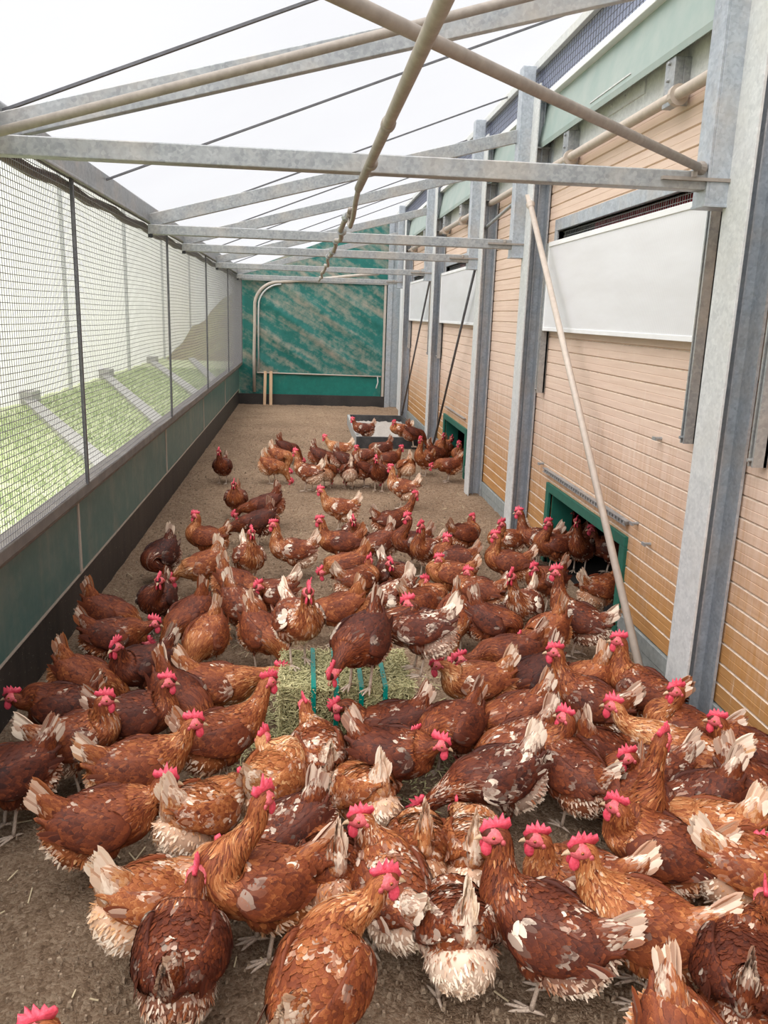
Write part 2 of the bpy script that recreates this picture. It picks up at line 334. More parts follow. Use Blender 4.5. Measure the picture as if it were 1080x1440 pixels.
# slanting bars on the grass
for i, (a, b, lb) in enumerate([((-5.0, 15.4), (-2.16, 9.0), 'weathered flat bar on the grass seen through the nearest mesh bays'),
                                ((-4.99, 21.3), (-2.07, 12.3), 'weathered flat bar on the grass, second one out from the front'),
                                ((-4.92, 27.4), (-2.27, 17.4), 'weathered flat bar on the grass, third one out from the front'),
                                ((-5.0, 35.0), (-2.3, 21.0), 'weathered flat bar on the grass, farthest one from the front')]):
    e = Vector((b[0] - a[0], b[1] - a[1], 0)) * .16; q = MB(); q.bar((a[0], a[1], -.08), (b[0] + e.x, b[1] + e.y, -.08), .22, .08)
    q.box(a[0] - .14, a[0] + .14, a[1] - .25, a[1] + .25, -.12, .10)
    tag(q.build('ground_bar', MT['bar_pale']), lb, 'bar', 'slanting bars on the grass')
# white sheeting wall of the next shelter
q = MB(); N = 520; ys = np.linspace(9.0, 69.0, N); v = []
for i, y in enumerate(ys):
    xo = -5.12 + .045 * math.sin(y * 5.1) + .02 * math.sin(y * 13)
    v += [(xo, y, -.1), (xo - .1, y, 1.6), (xo + .05, y, 4.6)]
q.add(v, [(3 * i + k, 3 * i + 3 + k, 3 * i + 4 + k, 3 * i + 1 + k) for i in range(N - 1) for k in (0, 1)])
wc = empty('sheeting_curtain', (-5.1, 23, -.1)); tag(wc, 'tall white sheeting curtain hanging beyond the grass outside', 'curtain')
o = rel(q, wc.location).build('sheet', MT['white_sheet'], wc, smooth=True)
for y in (12.0, 18.0, 24.0, 30.0, 36.9):
    rel(MB().box(-5.0, -4.93, y - .035, y + .035, -.12, 4.5), wc.location).build('pole', MT['galv_pale'], wc)
# grassy bank in the distance
q = MB(); v = []
NB = 30
for i in range(NB):
    t = i / (NB - 1); x = -4.85 + 7.0 * t; h = max(0, (x + 5.2) * 1.0); h = min(h, 3.05) + .12 * math.sin(x * 7) + .08 * math.sin(x * 17)
    v += [(x, 29.5, -.15), (x, 31.5, h * .6), (x, 33, max(h, -.1)), (x, 40, max(h * .9, -.1))]
q.add(v, [(4 * i + k, 4 * i + 4 + k, 4 * i + 5 + k, 4 * i + 1 + k) for i in range(NB - 1) for k in (0, 1, 2)])
tag(q.build('grass_bank', MT['bank'], smooth=True), 'brown and green bank rising far behind the mesh wall', 'bank')

# ------------------------------------------------------------------ left side
MUL = [1.35, 4.24, 7.0, 9.65, 12.3, 14.95]
q = MB()
q.box(XK - .03, XK, .4, YB, -.05, .255)
struct(q.build('trim_1', MT['kick']), 'black splashed board along the foot of the left wall')
q = MB(); q.box(XK - .02, XK + .007, .4, YB, .255, .268)
struct(q.build('trim_2', MT['seam']), 'dusty ledge on top of the black board')
q = MB(); q.box(XK - .012, XK + .008, .4, YB, .275, .70)
struct(q.build('wall_left', MT['left_panel']), 'dusty grey-green panel wall below the mesh')
q = MB(); q.box(XK - .02, XL, .4, YB, .70, .755); q.box(XK - .02, XK + .03, .4, YB, .655, .70)
struct(q.build('trim_3', MT['left_rail'], bevel=.006), 'dusty grey rail under the mesh')
for i, y in enumerate(MUL[1:5] + [2.8, 5.6, 8.3]):
    if i > 3: continue
    q = MB(); q.box(XK + .004, XK + .016, y - .014, y + .014, .275, .66)
    struct(q.build('trim_%d' % (10 + i), MT['seam']), None)
q = MB(); q.box(XL - .03, XL + .03, .4, YB, 2.235, 2.345); q.box(XL + .015, XL + .034, .4, YB, 2.225, 2.24)
struct(q.build('trim_4', MT['galv'], bevel=.004), 'galvanised eaves rail above the mesh')
for i, y in enumerate(MUL):
    q = MB(); q.box(XL - .010, XL + .006, y - .011, y + .011, .75, 2.24); e = (XL, y, .75)
    o = rel(q, e).build('mesh_upright', MT['steel_dark']); o.location = e
    tag(o, ['thin dark upright beside the camera end of the mesh', 'thin dark upright between the first and second mesh bays in view', 'thin dark upright between the second and third mesh bays in view', 'thin dark upright between the third and fourth mesh bays in view', 'thin dark upright between the last two mesh bays', 'thin dark upright where the mesh meets the green back curtain'][i], 'upright', 'uprights of the mesh wall')
bayname = ['wire mesh panel nearest the camera in the left wall', 'wire mesh panel second from the camera in the left wall', 'wire mesh panel third from the camera in the left wall', 'wire mesh panel fourth from the camera in the left wall', 'wire mesh panel farthest away beside the green back curtain']
for i in range(5):
    y0, y1 = MUL[i] + .014, MUL[i + 1] - .014; q = MB(); r = .00125
    L = y1 - y0; nz_ = 56; ph = i * 1.7
    def off(y, z): return .004 * math.sin(y * 3.1 + ph) + .003 * math.sin(z * 5 + y)
    for k in range(nz_ + 1):
        z = .757 + k * (2.235 - .757) / nz_; seg = 14; v = []
        for j in range(seg + 1):
            y = y0 + L * j / seg; dz = off(y, z); x = XL - .006
            v += [(x - r, y, z + dz - r), (x + r, y, z + dz - r), (x + r, y, z + dz + r), (x - r, y, z + dz + r)]
        q.add(v, [(4 * j + a, 4 * j + (a + 1) % 4, 4 * j + 4 + (a + 1) % 4, 4 * j + 4 + a) for j in range(seg) for a in range(4)])
    ny_ = int(L / .0255)
    for k in range(ny_ + 1):
        y = y0 + L * k / ny_; q.box(XL - .0085, XL - .0065, y - r * .55, y + r * .55, .757, 2.238)
    e = (XL, (y0 + y1) / 2, .757); o = rel(q, e).build('wire_netting', MT['wire']); o.location = e
    tag(o, bayname[i], 'mesh panel', 'wire mesh panels of the left wall')
q = MB(); q.tube([(XL - .045, .5 + k * .3, 2.20 - .012 * math.sin(k * 1.9)) for k in range(49)], .026, 8); e = (XL, 7, 2.2)
o = rel(q, e).build('rolled_net', MT['brown_roll'], smooth=True); o.location = e
tag(o, 'brown net rolled up along the top of the mesh wall', 'net')

# ------------------------------------------------------------------ right wall: board cladding with real gaps for openings
HOLES = [(4.03, 5.33, .0, .50), (8.36, 9.66, .0, .46)]
WINS = [(0.65, 2.75), (3.42, 5.62), (7.98, 10.1), (11.05, 13.1)]
OPEN = HOLES + [(a, b, 1.62, 2.26) for a, b in WINS]
def strips(z0, z1, yA, yB):
    cut = sorted([(a, b) for a, b, c, d in OPEN if c < (z0 + z1) / 2 < d]); out = []; y = yA
    for a, b in cut:
        if a > y: out.append((y, a))
        y = max(y, b)
    if y < yB: out.append((y, yB))
    return out
q = MB(); P = .0875; z = .14
while z < 2.84:
    z1 = z + P
    for y0, y1 in strips(z, z1, -1.2, 14.2):
        # board: face, dusty top chamfer
        X = XW; v = []
        zm = (z + z1) / 2
        prof = [(X + .04, z), (X + .010, z), (X, z + .005), (X, zm - .002), (X + .0015, zm), (X, zm + .003), (X, z1 - .006), (X + .008, z1 - .001), (X + .04, z1 - .001)]
        v = [(px, y0, pz) for px, pz in prof] + [(px, y1, pz) for px, pz in prof]
        n = 9
        q.add(v, [(i, i + 9, i + 10, i + 1) for i in (0, 1, 2, 3, 4, 5)], 0); q.add(v, [(i, i + 9, i + 10, i + 1) for i in (6, 7)], 1); q.add(v, [tuple(range(9)), tuple(range(17, 8, -1))], 0)
        q.box(X + .01, X + .04, y0, y1, z, z1)
    z = z1
struct(q.build('wall_right', [MT['clad'], MT['clad_edge']]), 'pale wooden board wall of the hen house')
q = MB()
for k in range(3):
    for y0, y1 in strips(.05, .1, -1.2, 14.2): q.box(XW - .012 + .004 * (k % 2), XW + .03, y0, y1, -.10 + k * .08, -.024 + k * .08)
struct(q.build('baseboard_right', MT['kick_grey'], bevel=.003), 'grey planks along the foot of the hen house wall')
# dark inside of the house
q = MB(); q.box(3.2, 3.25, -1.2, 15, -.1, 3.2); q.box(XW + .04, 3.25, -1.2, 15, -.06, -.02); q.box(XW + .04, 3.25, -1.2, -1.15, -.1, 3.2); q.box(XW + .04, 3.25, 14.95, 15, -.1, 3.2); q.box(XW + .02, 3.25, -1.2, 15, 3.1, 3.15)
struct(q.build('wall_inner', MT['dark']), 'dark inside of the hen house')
for i, (a, b, c, d) in enumerate(HOLES):
    e = (XW, (a + b) / 2, 0); t = empty('pop_hole_frame', e)
    tag(t, ['green frame of the low hen doorway behind the leaning pole at right', 'green frame of the small hen doorway at the far end near the tray'][i], 'door frame')
    for nm, bx in (('top_board', (a - .07, b + .07, d, d + .06)), ('side_board', (a - .07, a, -.03, d)), ('side_board', (b, b + .07, -.03, d))):
        rel(MB().box(XW - .018, XW + .012, bx[0], bx[1], bx[2], bx[3]), e).build(nm, MT['green_paint'], t, bevel=.003)
    rel(MB().box(XW + .012, XW + .16, b - .02, b + .01, -.03, d), e).build('reveal', MT['green_paint'], t)
    rel(MB().box(XW + .012, XW + .16, a - .01, a + .02, -.03, d), e).build('reveal', MT['green_paint'], t)
    q = MB(); zz = .648 if i == 0 else .62
    y0, y1 = (a - .08, b + .14) if i == 0 else (a + .05, b - .05)
    q.box(XW - .03, XW, y0, y1, zz - .006, zz)
    if i == 0:
        k = 0
        yy = y0 + .02
        while yy < y1 - .02:
            q.box(XW - .028, XW - .004, yy, yy + .022, zz - .024, zz - .006); yy += .044
        q.box(XW - .03, XW - .026, y0, y1, zz - .028, zz - .024)
    e = (XW - .015, (y0 + y1) / 2, zz); o = rel(q, e).build('drip_rail', MT['galv']); o.location = e
    tag(o, ['slotted metal rail on the boards above the near hen doorway', 'thin metal rail on the boards above the far hen doorway'][i], 'rail')
# windows with sliding panels
for i, (a, b) in enumerate(WINS):
    e = (XW, (a + b) / 2, 1.6); t = empty('window_%d' % (i + 1), e); t['kind'] = 'structure'
    t['label'] = ['ventilation window nearest the camera at the right edge', 'ventilation window with the large white panel', 'second white panel window down the wall', 'last white panel window before the far end'][i]
    q = MB(); q.box(XW - .014, XW + .02, a - .06, b + .06, 2.24, 2.315); q.box(XW - .014, XW + .05, b, b + .06, 2.10, 2.24); q.box(XW - .014, XW + .05, a - .06, a, 2.10, 2.24)
    rel(q, e).build('window_frame', MT['galv_blue'], t, bevel=.003)
    q = MB()
    for k in range(7): q.box(XW + .03, XW + .0325, a, b, 2.10 + k * .026, 2.1025 + k * .026)
    yy = a
    while yy < b: q.box(XW + .0325, XW + .035, yy, yy + .0025, 2.08, 2.26); yy += .026
    rel(q, e).build('wire_grid', MT['galv'], t)
    q = MB(); yy = a + .1
    while yy < b - .55: q.tube([(XW + .075, yy, 1.9), (XW + .075, yy, 2.26)], .026, 8); yy += .07
    rel(q, e).build('slatted_screen', MT['red_plastic'], t, smooth=True)
    q = MB(); q.box(XW - .052, XW - .042, a - .02, b + .02, 1.60, 2.15)
    pn = rel(q, e).build('sliding_panel', MT['panel'], t)
    q = MB(); q.box(XW - .058, XW - .036, a - .02, b + .02, 2.135, 2.165); q.box(XW - .058, XW - .036, a - .02, b + .02, 1.58, 1.605); q.box(XW - .056, XW - .038, a - .035, a - .018, 1.58, 2.165); q.box(XW - .056, XW - .038, b + .018, b + .035, 1.58, 2.165)
    rel(q, e).build('panel_edge', MT['white'], t, bevel=.002)
    for yy in (a - .055, b + .055):
        q = MB(); q.box(XW - .062, XW - .008, yy - .018, yy - .008, 1.15, 2.16); q.box(XW - .062, XW - .008, yy + .008, yy + .018, 1.15, 2.16); q.box(XW - .02, XW - .006, yy - .018, yy + .018, 1.15, 2.16)
        q.tube([(XW - .075, yy, 1.175), (XW - .01, yy, 1.175)], .007, 8)
        rel(q, e).build('guide_rail', MT['galv'], t)
# upper strip, fascia, top screen and top rail
q = MB(); q.box(XW - .012, XW + .03, -1.2, 14.2, 2.70, 2.86); struct(q.build('trim_5', MT['galv_pale'], bevel=.003), 'galvanised strip above the boards')
q = MB(); v = []
pr = [(1.70, 2.86), (1.605, 2.80), (1.60, 2.83), (1.645, 3.10), (1.72, 3.10)]
q.add([(x, -1.2, z) for x, z in pr] + [(x, 14.6, z) for x, z in pr], [(i, i + 5, i + 6, i + 1) for i in range(4)])
struct(q.build('trim_6', MT['fascia']), 'pale green eaves fascia')
q = MB(); q.box(1.60, 1.68, -1.2, 14.6, 3.10, 3.145); struct(q.build('trim_7', MT['white'], bevel=.004), 'white strip above the fascia')
q = MB(); q.box(1.575, 1.64, -1.2, 14.9, 3.325, 3.385); struct(q.build('trim_8', MT['galv_pale'], bevel=.004), 'galvanised top rail')
q = MB()
for k in range(5): q.box(1.606, 1.6085, -1.2, 14.6, 3.16 + k * .04, 3.1625 + k * .04)
yy = -1.2
while yy < 14.6: q.box(1.6085, 1.611, yy, yy + .0025, 3.145, 3.325); yy += .045
sg = q.build('ridge_mesh', MT['steel_dark']); tag(sg, 'long strip of wire mesh under the top rail of the house', 'mesh strip')
q = MB(); q.box(1.625, 1.63, -1.2, 14.6, 3.14, 3.33); tag(q.build('ridge_screen', MT['blue_net']), 'blue grey screen cloth behind the wire mesh under the top rail', 'screen')
# patch plates on the strip
for (y, lb) in ((4.55, 'small metal cover plate under the fascia above the large window'),):
    q = MB(); q.box(XW - .022, XW - .012, y - .25, y + .25, 2.77, 2.86); q.box(1.60, XW - .012, y - .25, y + .35, 2.855, 2.862)
    for dy in (-.2, 0, .2): q.tube([(XW - .03, y + dy, 2.815), (XW - .02, y + dy, 2.815)], .008, 8)
    e = (XW, y, 2.8); o = rel(q, e).build('cover_plate', MT['galv_pale']); o.location = e; tag(o, lb, 'plate')
# pipe with hangers
pp = empty('winch_pipe', (1.64, 7, 2.65)); tag(pp, 'long dusty winch pipe running under the eaves of the house', 'pipe')
rel(MB().tube([(1.63, -1, 2.635), (1.63, 13.6, 2.645)], .026, 14), pp.location).build('tube', MT['pink_pipe'], pp, smooth=True)
for y in (3.85, 5.35, 8.9, 9.95, 11.6, 12.9):
    q = MB(); q.box(1.612, 1.655, y - .05, y + .05, 2.60, 2.80); q.box(1.655, 1.69, y - .05, y - .04, 2.60, 2.80)
    for dz in (.02, .09): q.tube([(1.600, y, 2.69 + dz), (1.615, y, 2.69 + dz)], .009, 8)
    rel(q, pp.location).build('hanger_bracket', MT['galv'], pp, bevel=.003)
    rel(MB().tube([(1.63, y - .09, 2.635), (1.63, y - .06, 2.635)], .045, 14).tube([(1.63, y - .05, 2.635), (1.63, y - .04, 2.635)], .036, 14), pp.location).build('collar', MT['pink_pipe'], pp)
# small fixings on the boards
for y, z, lb in ((3.70, 1.12, 'small hook on the boards below the large white panel'), (3.69, .60, 'small clip on the boards below the slotted rail'), (5.55, .66, 'small clip on the boards beside the far end of the slotted rail'), (2.4, .52, 'small knob on the boards at the right picture edge'), (3.86, .66, 'small clip on the boards at the near end of the slotted rail')):
    q = MB(); q.tube([(XW - .035, y, z), (XW, y, z)], .008, 8); q.box(XW - .04, XW - .03, y - .02, y + .02, z - .008, z + .008); e = (XW, y, z)
    o = rel(q, e).build('wall_clip', MT['galv']); o.location = e; tag(o, lb, 'clip')

# ------------------------------------------------------------------ steel posts
plab = ['large galvanised steel post nearest the camera at right', 'galvanised steel post second from the camera on the right', 'galvanised steel post third from the camera, before the far doorway', 'galvanised steel post fourth from the camera behind the far doorway', 'galvanised steel post next to the far right corner']
tlab = ['horizontal tie beam nearest the camera across the whole run', 'horizontal tie beam second from the camera', 'horizontal tie beam third from the camera', 'horizontal tie beam fourth from the camera', 'horizontal tie beam farthest from the camera before the gable']
rlab = ['sloping rafter nearest the camera under the roof film', 'sloping rafter second from the camera under the roof film', 'sloping rafter third from the camera under the roof film', 'sloping rafter fourth from the camera under the roof film', 'sloping rafter farthest from the camera before the green gable']
for i, (y, ty) in enumerate(zip(POSTS, TIES)):
    e = (1.63, y, 0); t = empty('steel_post', e); tag(t, plab[i], 'post', 'steel posts along the right wall')
    q = MB(); q.box(XP, XP + .012, y - .10, y + .08, -.02, 3.2); rel(q, e).build('front_flange', MT['galv_pale'], t, bevel=.002)
    q = MB(); q.box(XP + .012, XW - .022, y - .006, y + .006, -.02, 3.2); q.box(XW - .022, XW - .01, y - .10, y + .08, -.02, 3.2); q.box(XP + .06, XP + .066, y - .04, y - .006, -.02, 3.2)
    rel(q, e).build('web', MT['galv_blue'], t)
    q = MB(); x0, x1 = 1.475, 1.565; yy = ty
    q.box(x0 + .012, x1, yy - .045, yy - .035, 2.08, 3.34); q.box(x0, x0 + .012, yy - .045, yy + .06, 2.09, 3.34); q.box(x0 + .012, x1 + .02, yy + .05, yy + .06, 2.12, 3.34)
    q.box(x0 - .005, x1 + .05, yy - .05, yy + .06, 2.08, 2.09)
    rel(q, e).build('hanging_bracket', MT['galv_blue'], t, bevel=.002)
    q = MB(); q.box(XP + .015, XW - .025, y - .06, y - .01, 2.66, 2.67); q.box(XP + .015, XW - .025, y - .06, y - .01, 2.80, 2.81); q.box(XP + .02, XW - .03, y - .016, y - .007, 2.66, 2.82)
    for dx in (.03, .08):
        for dz in (.03, .11): q.tube([(XP + dx, y - .03, 2.66 + dz), (XP + dx, y - .012, 2.66 + dz)], .009, 8)
    rel(q, e).build('bolt_plate', MT['galv'], t)
    # tie
    e2 = (.2, ty, 2.175); q = MB(); q.box(XL + .03, 1.49, ty - .035, ty + .03, 2.14, 2.205); t2 = empty('tie_beam', e2); tag(t2, tlab[i], 'beam', 'tie beams across the run')
    rel(q, e2).build('beam', MT['galv'], t2, bevel=.004)
    q = MB(); q.box(1.30, 1.575, ty - .055, ty - .036, 2.168, 2.180); q.tube([(1.42, ty - .05, 2.18), (1.42, ty - .05, 2.20)], .012, 8); rel(q, e2).build('end_lug', MT['dusty_pipe'], t2)
    q = MB(); q.box(XL + .03, XL + .06, ty - .04, ty - .015, 2.118, 2.14); q.tube([(XL + .05, ty - .045, 2.128), (XL + .05, ty - .03, 2.128)], .014, 8); rel(q, e2).build('end_hook', MT['black'], t2)
    # rafter
    e3 = (.2, ty, 2.5); q = MB(); zb = 2.30
    q.bar((XL + .03, ty + .045, 2.235), (1.50, ty + .045, 2.235 + .262 * 2.58), .04, .085)
    o = rel(q, e3).build('rafter', MT['galv'], bevel=.003); o.location = e3; tag(o, rlab[i], 'rafter', 'rafters under the roof film')
# end frame at the back
q = MB(); q.box(1.47, 1.56, YB - .06, YB, -.02, 3.3); q.box(1.56, 1.70, YB - .03, YB, -.02, 3.3); e = (1.55, YB, 0); o = rel(q, e).build('corner_post', MT['galv_blue'], bevel=.003); o.location = e; tag(o, 'galvanised corner post beside the green back curtain', 'post')
q = MB(); q.box(XL, 1.48, YB - .07, YB - .01, 2.17, 2.225); e = (.2, YB, 2.2); o = rel(q, e).build('end_beam', MT['galv'], bevel=.003); o.location = e; tag(o, 'horizontal end beam above the green back curtain', 'beam')
q = MB(); q.box(XW - .02, XW + .02, 14.0, 14.8, .0, 2.2); q.tube([(XW - .05, 14.15, 1.15), (XW - .02, 14.15, 1.15)], .02, 8); struct(q.build('door_1', MT['white'], bevel=.004), 'narrow white door at the far right corner')
q = MB(); q.box(XW, XW + .04, 14.2, 15.0, -.1, 3.0); struct(q.build('wall_corner', MT['fascia']), None)
# roof film and its straps
q = MB(); NX, NY = 14, 80; v = []
for i in range(NX + 1):
    x = XL - .06 + i * (1.64 - XL + .06) / NX
    for j in range(NY + 1):
        y = -1.5 + j * 16.6 / NY; v.append((x, y, filmz(x) + .006 * math.sin(y * 2.1 + x) + .004 * math.sin(x * 9 + y)))
q.add(v, [(i * (NY + 1) + j, (i + 1) * (NY + 1) + j, (i + 1) * (NY + 1) + j + 1, i * (NY + 1) + j + 1) for i in range(NX) for j in range(NY)])
struct(q.build('roof_film', MT['film'], smooth=True), 'white translucent film roof')
for i, y in enumerate((3.29, 4.85, 6.85, 8.5, 9.9, 11.4, 12.7)):
    q = MB(); q.bar((XL, y - .02, filmz(XL) - .022), (1.6, y + .02, filmz(1.6) - .022), .016, .010); e = (.2, y, 2.8)
    o = rel(q, e).build('roof_strap', MT['steel_dark']); o.location = e
    tag(o, ['dark strap across the roof film nearest the camera', 'dark strap across the film between the first two rafters', 'dark strap across the film between second and third rafters', 'dark strap across the film just past the third rafter', 'dark strap across the film before the fourth rafter', 'dark strap across the film past the fourth rafter', 'dark strap across the film farthest from the camera'][i], 'strap', 'straps under the roof film')
# round rods under the roof near the camera
def rod(name, a, b, r, m, lb, cat, lug=True):
    e = tuple((Vector(a) + Vector(b)) / 2); t = empty(name, e); tag(t, lb, cat)
    rel(MB().tube([a, b], r, 14), e).build('tube', m, t, smooth=True)
    if lug:
        d = (Vector(b) - Vector(a)).normalized(); A = Vector(a); B = Vector(b)
        for p, s_ in ((A, 1), (B, -1)):
            q = MB(); q.tube([p - d * .02 * s_, p + d * .015 * s_, p + d * .05 * s_], [r * 1.0, r * 1.7, r * 1.1], 12); q.bar(p - d * .09 * s_, p + d * .02 * s_, r * 2.2, r * .7)
            rel(q, e).build('flattened_end', m, t)
rod('brace_rod', (1.46, 3.10, 2.215), (-1.05, .50, 2.20), .0155, MT['dusty_pipe'], 'round brace rod running overhead from the nearest right post', 'rod')
rod('roof_tube', (-1.08, 3.0, 2.175), (1.5, 2.9, 2.90), .0155, MT['dusty_pipe'], 'round dusty tube along the underside of the nearest rafter', 'tube', False)
# hanging feed line
hp = empty('suspended_pipe', (.195, 5, 2.1)); tag(hp, 'round pipe with a hook hanging lengthwise under the tie beams', 'pipe')
rel(MB().tube([(.202, .6, 2.105), (.2, 2.0, 2.108), (.19, 3.15, 2.095)], .0145, 14).tube([(.2, 2.14, 2.107), (.2, 2.17, 2.107)], .0185, 14).tube([(.2, 2.65, 2.10), (.2, 2.68, 2.10)], .0185, 14), hp.location).build('tube', MT['dusty_pipe'], hp, smooth=True)
rel(MB().tube([(.19, 3.13, 2.095), (.19, 3.3, 2.07), (.192, 3.5, 2.03), (.193, 3.72, 2.02), (.194, 3.86, 2.045), (.194, 3.9, 2.085), (.194, 3.8, 2.10)], .010, 10).tube([(.2, 3.25, 2.10), (.2, 3.6, 2.09)], .004, 6), hp.location).build('hook', MT['dusty_pipe'], hp, smooth=True)
pts = [(.195 + .01 * math.sin(k * 1.7), 3.85 + k * .24, 2.085 + .02 * math.sin(k * 1.1)) for k in range(33)]
rel(MB().tube(pts, .0135, 10), hp.location).build('thin_line', MT['dusty_pipe'], hp, smooth=True)
for k in (1, 3, 6, 9, 13): rel(MB().tube([pts[k], pts[k + 1][:1] + (pts[k][1] + .06,) + (pts[k][2],)], .022, 10), hp.location).build('coupling', MT['galv'], hp)
# braces on the right side
rod('wall_brace', (1.555, 5.88, 2.44), (1.56, 3.28, .03), .019, MT['pink_pipe'], 'pale round pole leaning across the near hen doorway', 'pole')
rod('wall_brace', (1.60, 7.75, 2.25), (1.60, 9.95, .02), .013, MT['steel_dark'], 'dark brace rod slanting down beside the far hen doorway', 'rod')
rod('wall_brace', (1.60, 10.6, 2.25), (1.60, 13.2, .1), .013, MT['steel_dark'], 'dark brace rod slanting down behind the grey tray', 'rod')
rod('wall_brace', (1.60, 7.72, 2.42), (1.60, 6.2, 2.55), .014, MT['galv'], 'short grey rod up under the eaves between second and third posts', 'rod')

# ------------------------------------------------------------------ back wall
def sheet(x0, x1, z0, z1f, y, fy, nx=40, nz=40):
    q = MB(); v = []
    for i in range(nx + 1):
        x = x0 + (x1 - x0) * i / nx; zt = z1f(x)
        for j in range(nz + 1):
            z = z0 + (zt - z0) * j / nz; v.append((x, y + fy(x, z), z))
    return q.add(v, [(i * (nz + 1) + j, (i + 1) * (nz + 1) + j, (i + 1) * (nz + 1) + j + 1, i * (nz + 1) + j + 1) for i in range(nx) for j in range(nz)])
struct(sheet(-1.18, 1.62, .15, lambda x: filmz(x) - .01, YB + .02, lambda x, z: .01 * math.sin(x * 6 + z * 4)).build('wall_back', MT['tarp'], smooth=True), 'green tarpaulin end wall and gable')
q = MB(); q.box(-1.18, 1.50, YB - .05, YB - .01, -.03, .19); struct(q.build('baseboard_back', MT['kick']), 'black board along the foot of the end wall')
rc = empty('roll_curtain', (.25, YB - .03, .2)); tag(rc, 'dusty green tarpaulin curtain with diagonal folds in the end wall', 'curtain')
def fold(x, z): return -.02 * math.exp(-((((x + z * 1.45) * .8) % .62 - .31) / .10) ** 2) + .006 * math.sin(x * 9 - z * 3)
def arch_top(x): return 2.17 if x > -.45 else 1.74 + .43 * math.sqrt(max(0, 1 - ((-.45 - x) / .42) ** 2))
rel(sheet(-.86, 1.42, .555, arch_top, YB - .03, fold, 60, 60), rc.location).build('curtain_sheet', MT['tarp'], rc, smooth=True)
rel(sheet(-.74, 1.40, .19, lambda x: .575, YB - .022, lambda x, z: .008 * math.sin(x * 5 + 2 * z), 40, 8), rc.location).build('lower_flap', MT['tarp_clean'], rc, smooth=True)
arc = [(-.90, YB - .05, .22), (-.90, YB - .05, .9), (-.885, YB - .05, 1.5)] + [(-.45 - .435 * math.cos(a), YB - .05, 1.74 + .42 * math.sin(a)) for a in np.linspace(0, 1.57, 12)] + [(.1, YB - .06, 2.21), (.7, YB - .1, 2.29), (1.3, YB - .14, 2.36)]
rel(MB().tube(arc, .028, 8), rc.location).build('edge_piping', MT['seam'], rc, smooth=True)
rel(MB().tube([(-.82, YB - .06, .6), (-.82, YB - .06, 1.6)] + [(-.42 - .40 * math.cos(a), YB - .06, 1.72 + .40 * math.sin(a)) for a in np.linspace(.2, 1.57, 10)], .014, 8), rc.location).build('inner_piping', MT['galv_pale'], rc, smooth=True)
rel(MB().tube([(-.84, YB - .06, .572), (1.40, YB - .06, .555)], .012, 8), rc.location).build('hem', MT['seam'], rc, smooth=True)
rel(MB().tube([(1.33, YB - .07, .55), (1.34, YB - .09, .45), (1.31, YB - .07, .34)], .012, 6), rc.location).build('cord', MT['galv_pale'], rc)
q = MB(); q.box(1.41, 1.45, YB - .06, YB - .02, .19, 2.2); struct(q.build('trim_9', MT['seam']), None)
for (xb, xt, w, lb) in ((-.712, -.70, .028, 'wooden stake leaning on the green curtain, the left one'), (-.60, -.60, .030, 'wooden stake leaning on the green curtain, the right one')):
    q = MB(); q.bar((xb, YB - .17, .0), (xt, YB - .075, .60), w * 1.8, w, (0, -1, 0)); e = (xb, YB - .17, 0); o = rel(q, e).build('wooden_stake', MT['wood'], bevel=.002); o.location = e; tag(o, lb, 'stake', 'stakes against the end wall')

# ------------------------------------------------------------------ dust bath tray
e = (1.1, 11.3, 0); t = empty('dust_bath_tray', e); tag(t, 'shallow black-sided tray of grey sand at the far right', 'tray')
x0, x1, y0, y1 = .66, 1.52, 10.15, 12.45
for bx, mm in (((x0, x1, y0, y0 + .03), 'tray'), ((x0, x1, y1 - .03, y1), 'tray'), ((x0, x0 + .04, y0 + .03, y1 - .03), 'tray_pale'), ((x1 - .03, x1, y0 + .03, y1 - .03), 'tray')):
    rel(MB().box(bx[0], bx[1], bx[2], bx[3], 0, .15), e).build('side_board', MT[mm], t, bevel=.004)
q = MB(); n = 24; v = []
for i in range(n + 1):
    for j in range(n + 1): v.append((x0 + .02 + (x1 - x0 - .04) * i / n, y0 + .02 + (y1 - y0 - .04) * j / n, .055 + .008 * rng.normal()))
q.add(v, [(i * (n + 1) + j, (i + 1) * (n + 1) + j, (i + 1) * (n + 1) + j + 1, i * (n + 1) + j + 1) for i in range(n) for j in range(n)])
sd = rel(q, e).build('sand', MT['sand'], t, smooth=True); sd['kind'] = 'stuff'

# ------------------------------------------------------------------ hay bale
BX0, BX1, BY0, BY1, BZ = -.085, .425, 2.80, 3.16, .285
e = (.17, 2.98, 0); t = empty('hay_bale', e); tag(t, 'pressed hay bale with green straps in the middle of the flock', 'hay bale')
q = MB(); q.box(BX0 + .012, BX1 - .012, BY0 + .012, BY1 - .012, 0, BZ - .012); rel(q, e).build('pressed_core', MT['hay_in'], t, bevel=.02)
q = MB()
def straw(p, d, w): q.bar(p - d, p + d, w, w * .5)
for i in range(9000):
    fc = rng.random(); L = .005 + .017 * rng.random(); w = .0022 + .0026 * rng.random()
    if fc < .42: p = Vector((rng.uniform(BX0, BX1), rng.uniform(BY0, BY1), BZ + rng.normal(-.006, .006))); nrm = 2
    elif fc < .84: p = Vector((rng.uniform(BX0, BX1), BY0 + rng.normal(.006, .006), rng.uniform(0, BZ))); nrm = 1
    elif fc < .92: p = Vector((BX0 + rng.normal(.006, .006), rng.uniform(BY0, BY1), rng.uniform(0, BZ))); nrm = 0
    else: p = Vector((BX1 - rng.normal(.006, .006), rng.uniform(BY0, BY1), rng.uniform(0, BZ))); nrm = 0
    d = Vector(rng.normal(0, 1, 3)); d[nrm] *= .25; d.normalize(); straw(p, d * L, w)
s_ = rel(q, e).build('loose_stalks', MT['hay'], t); s_['kind'] = 'stuff'
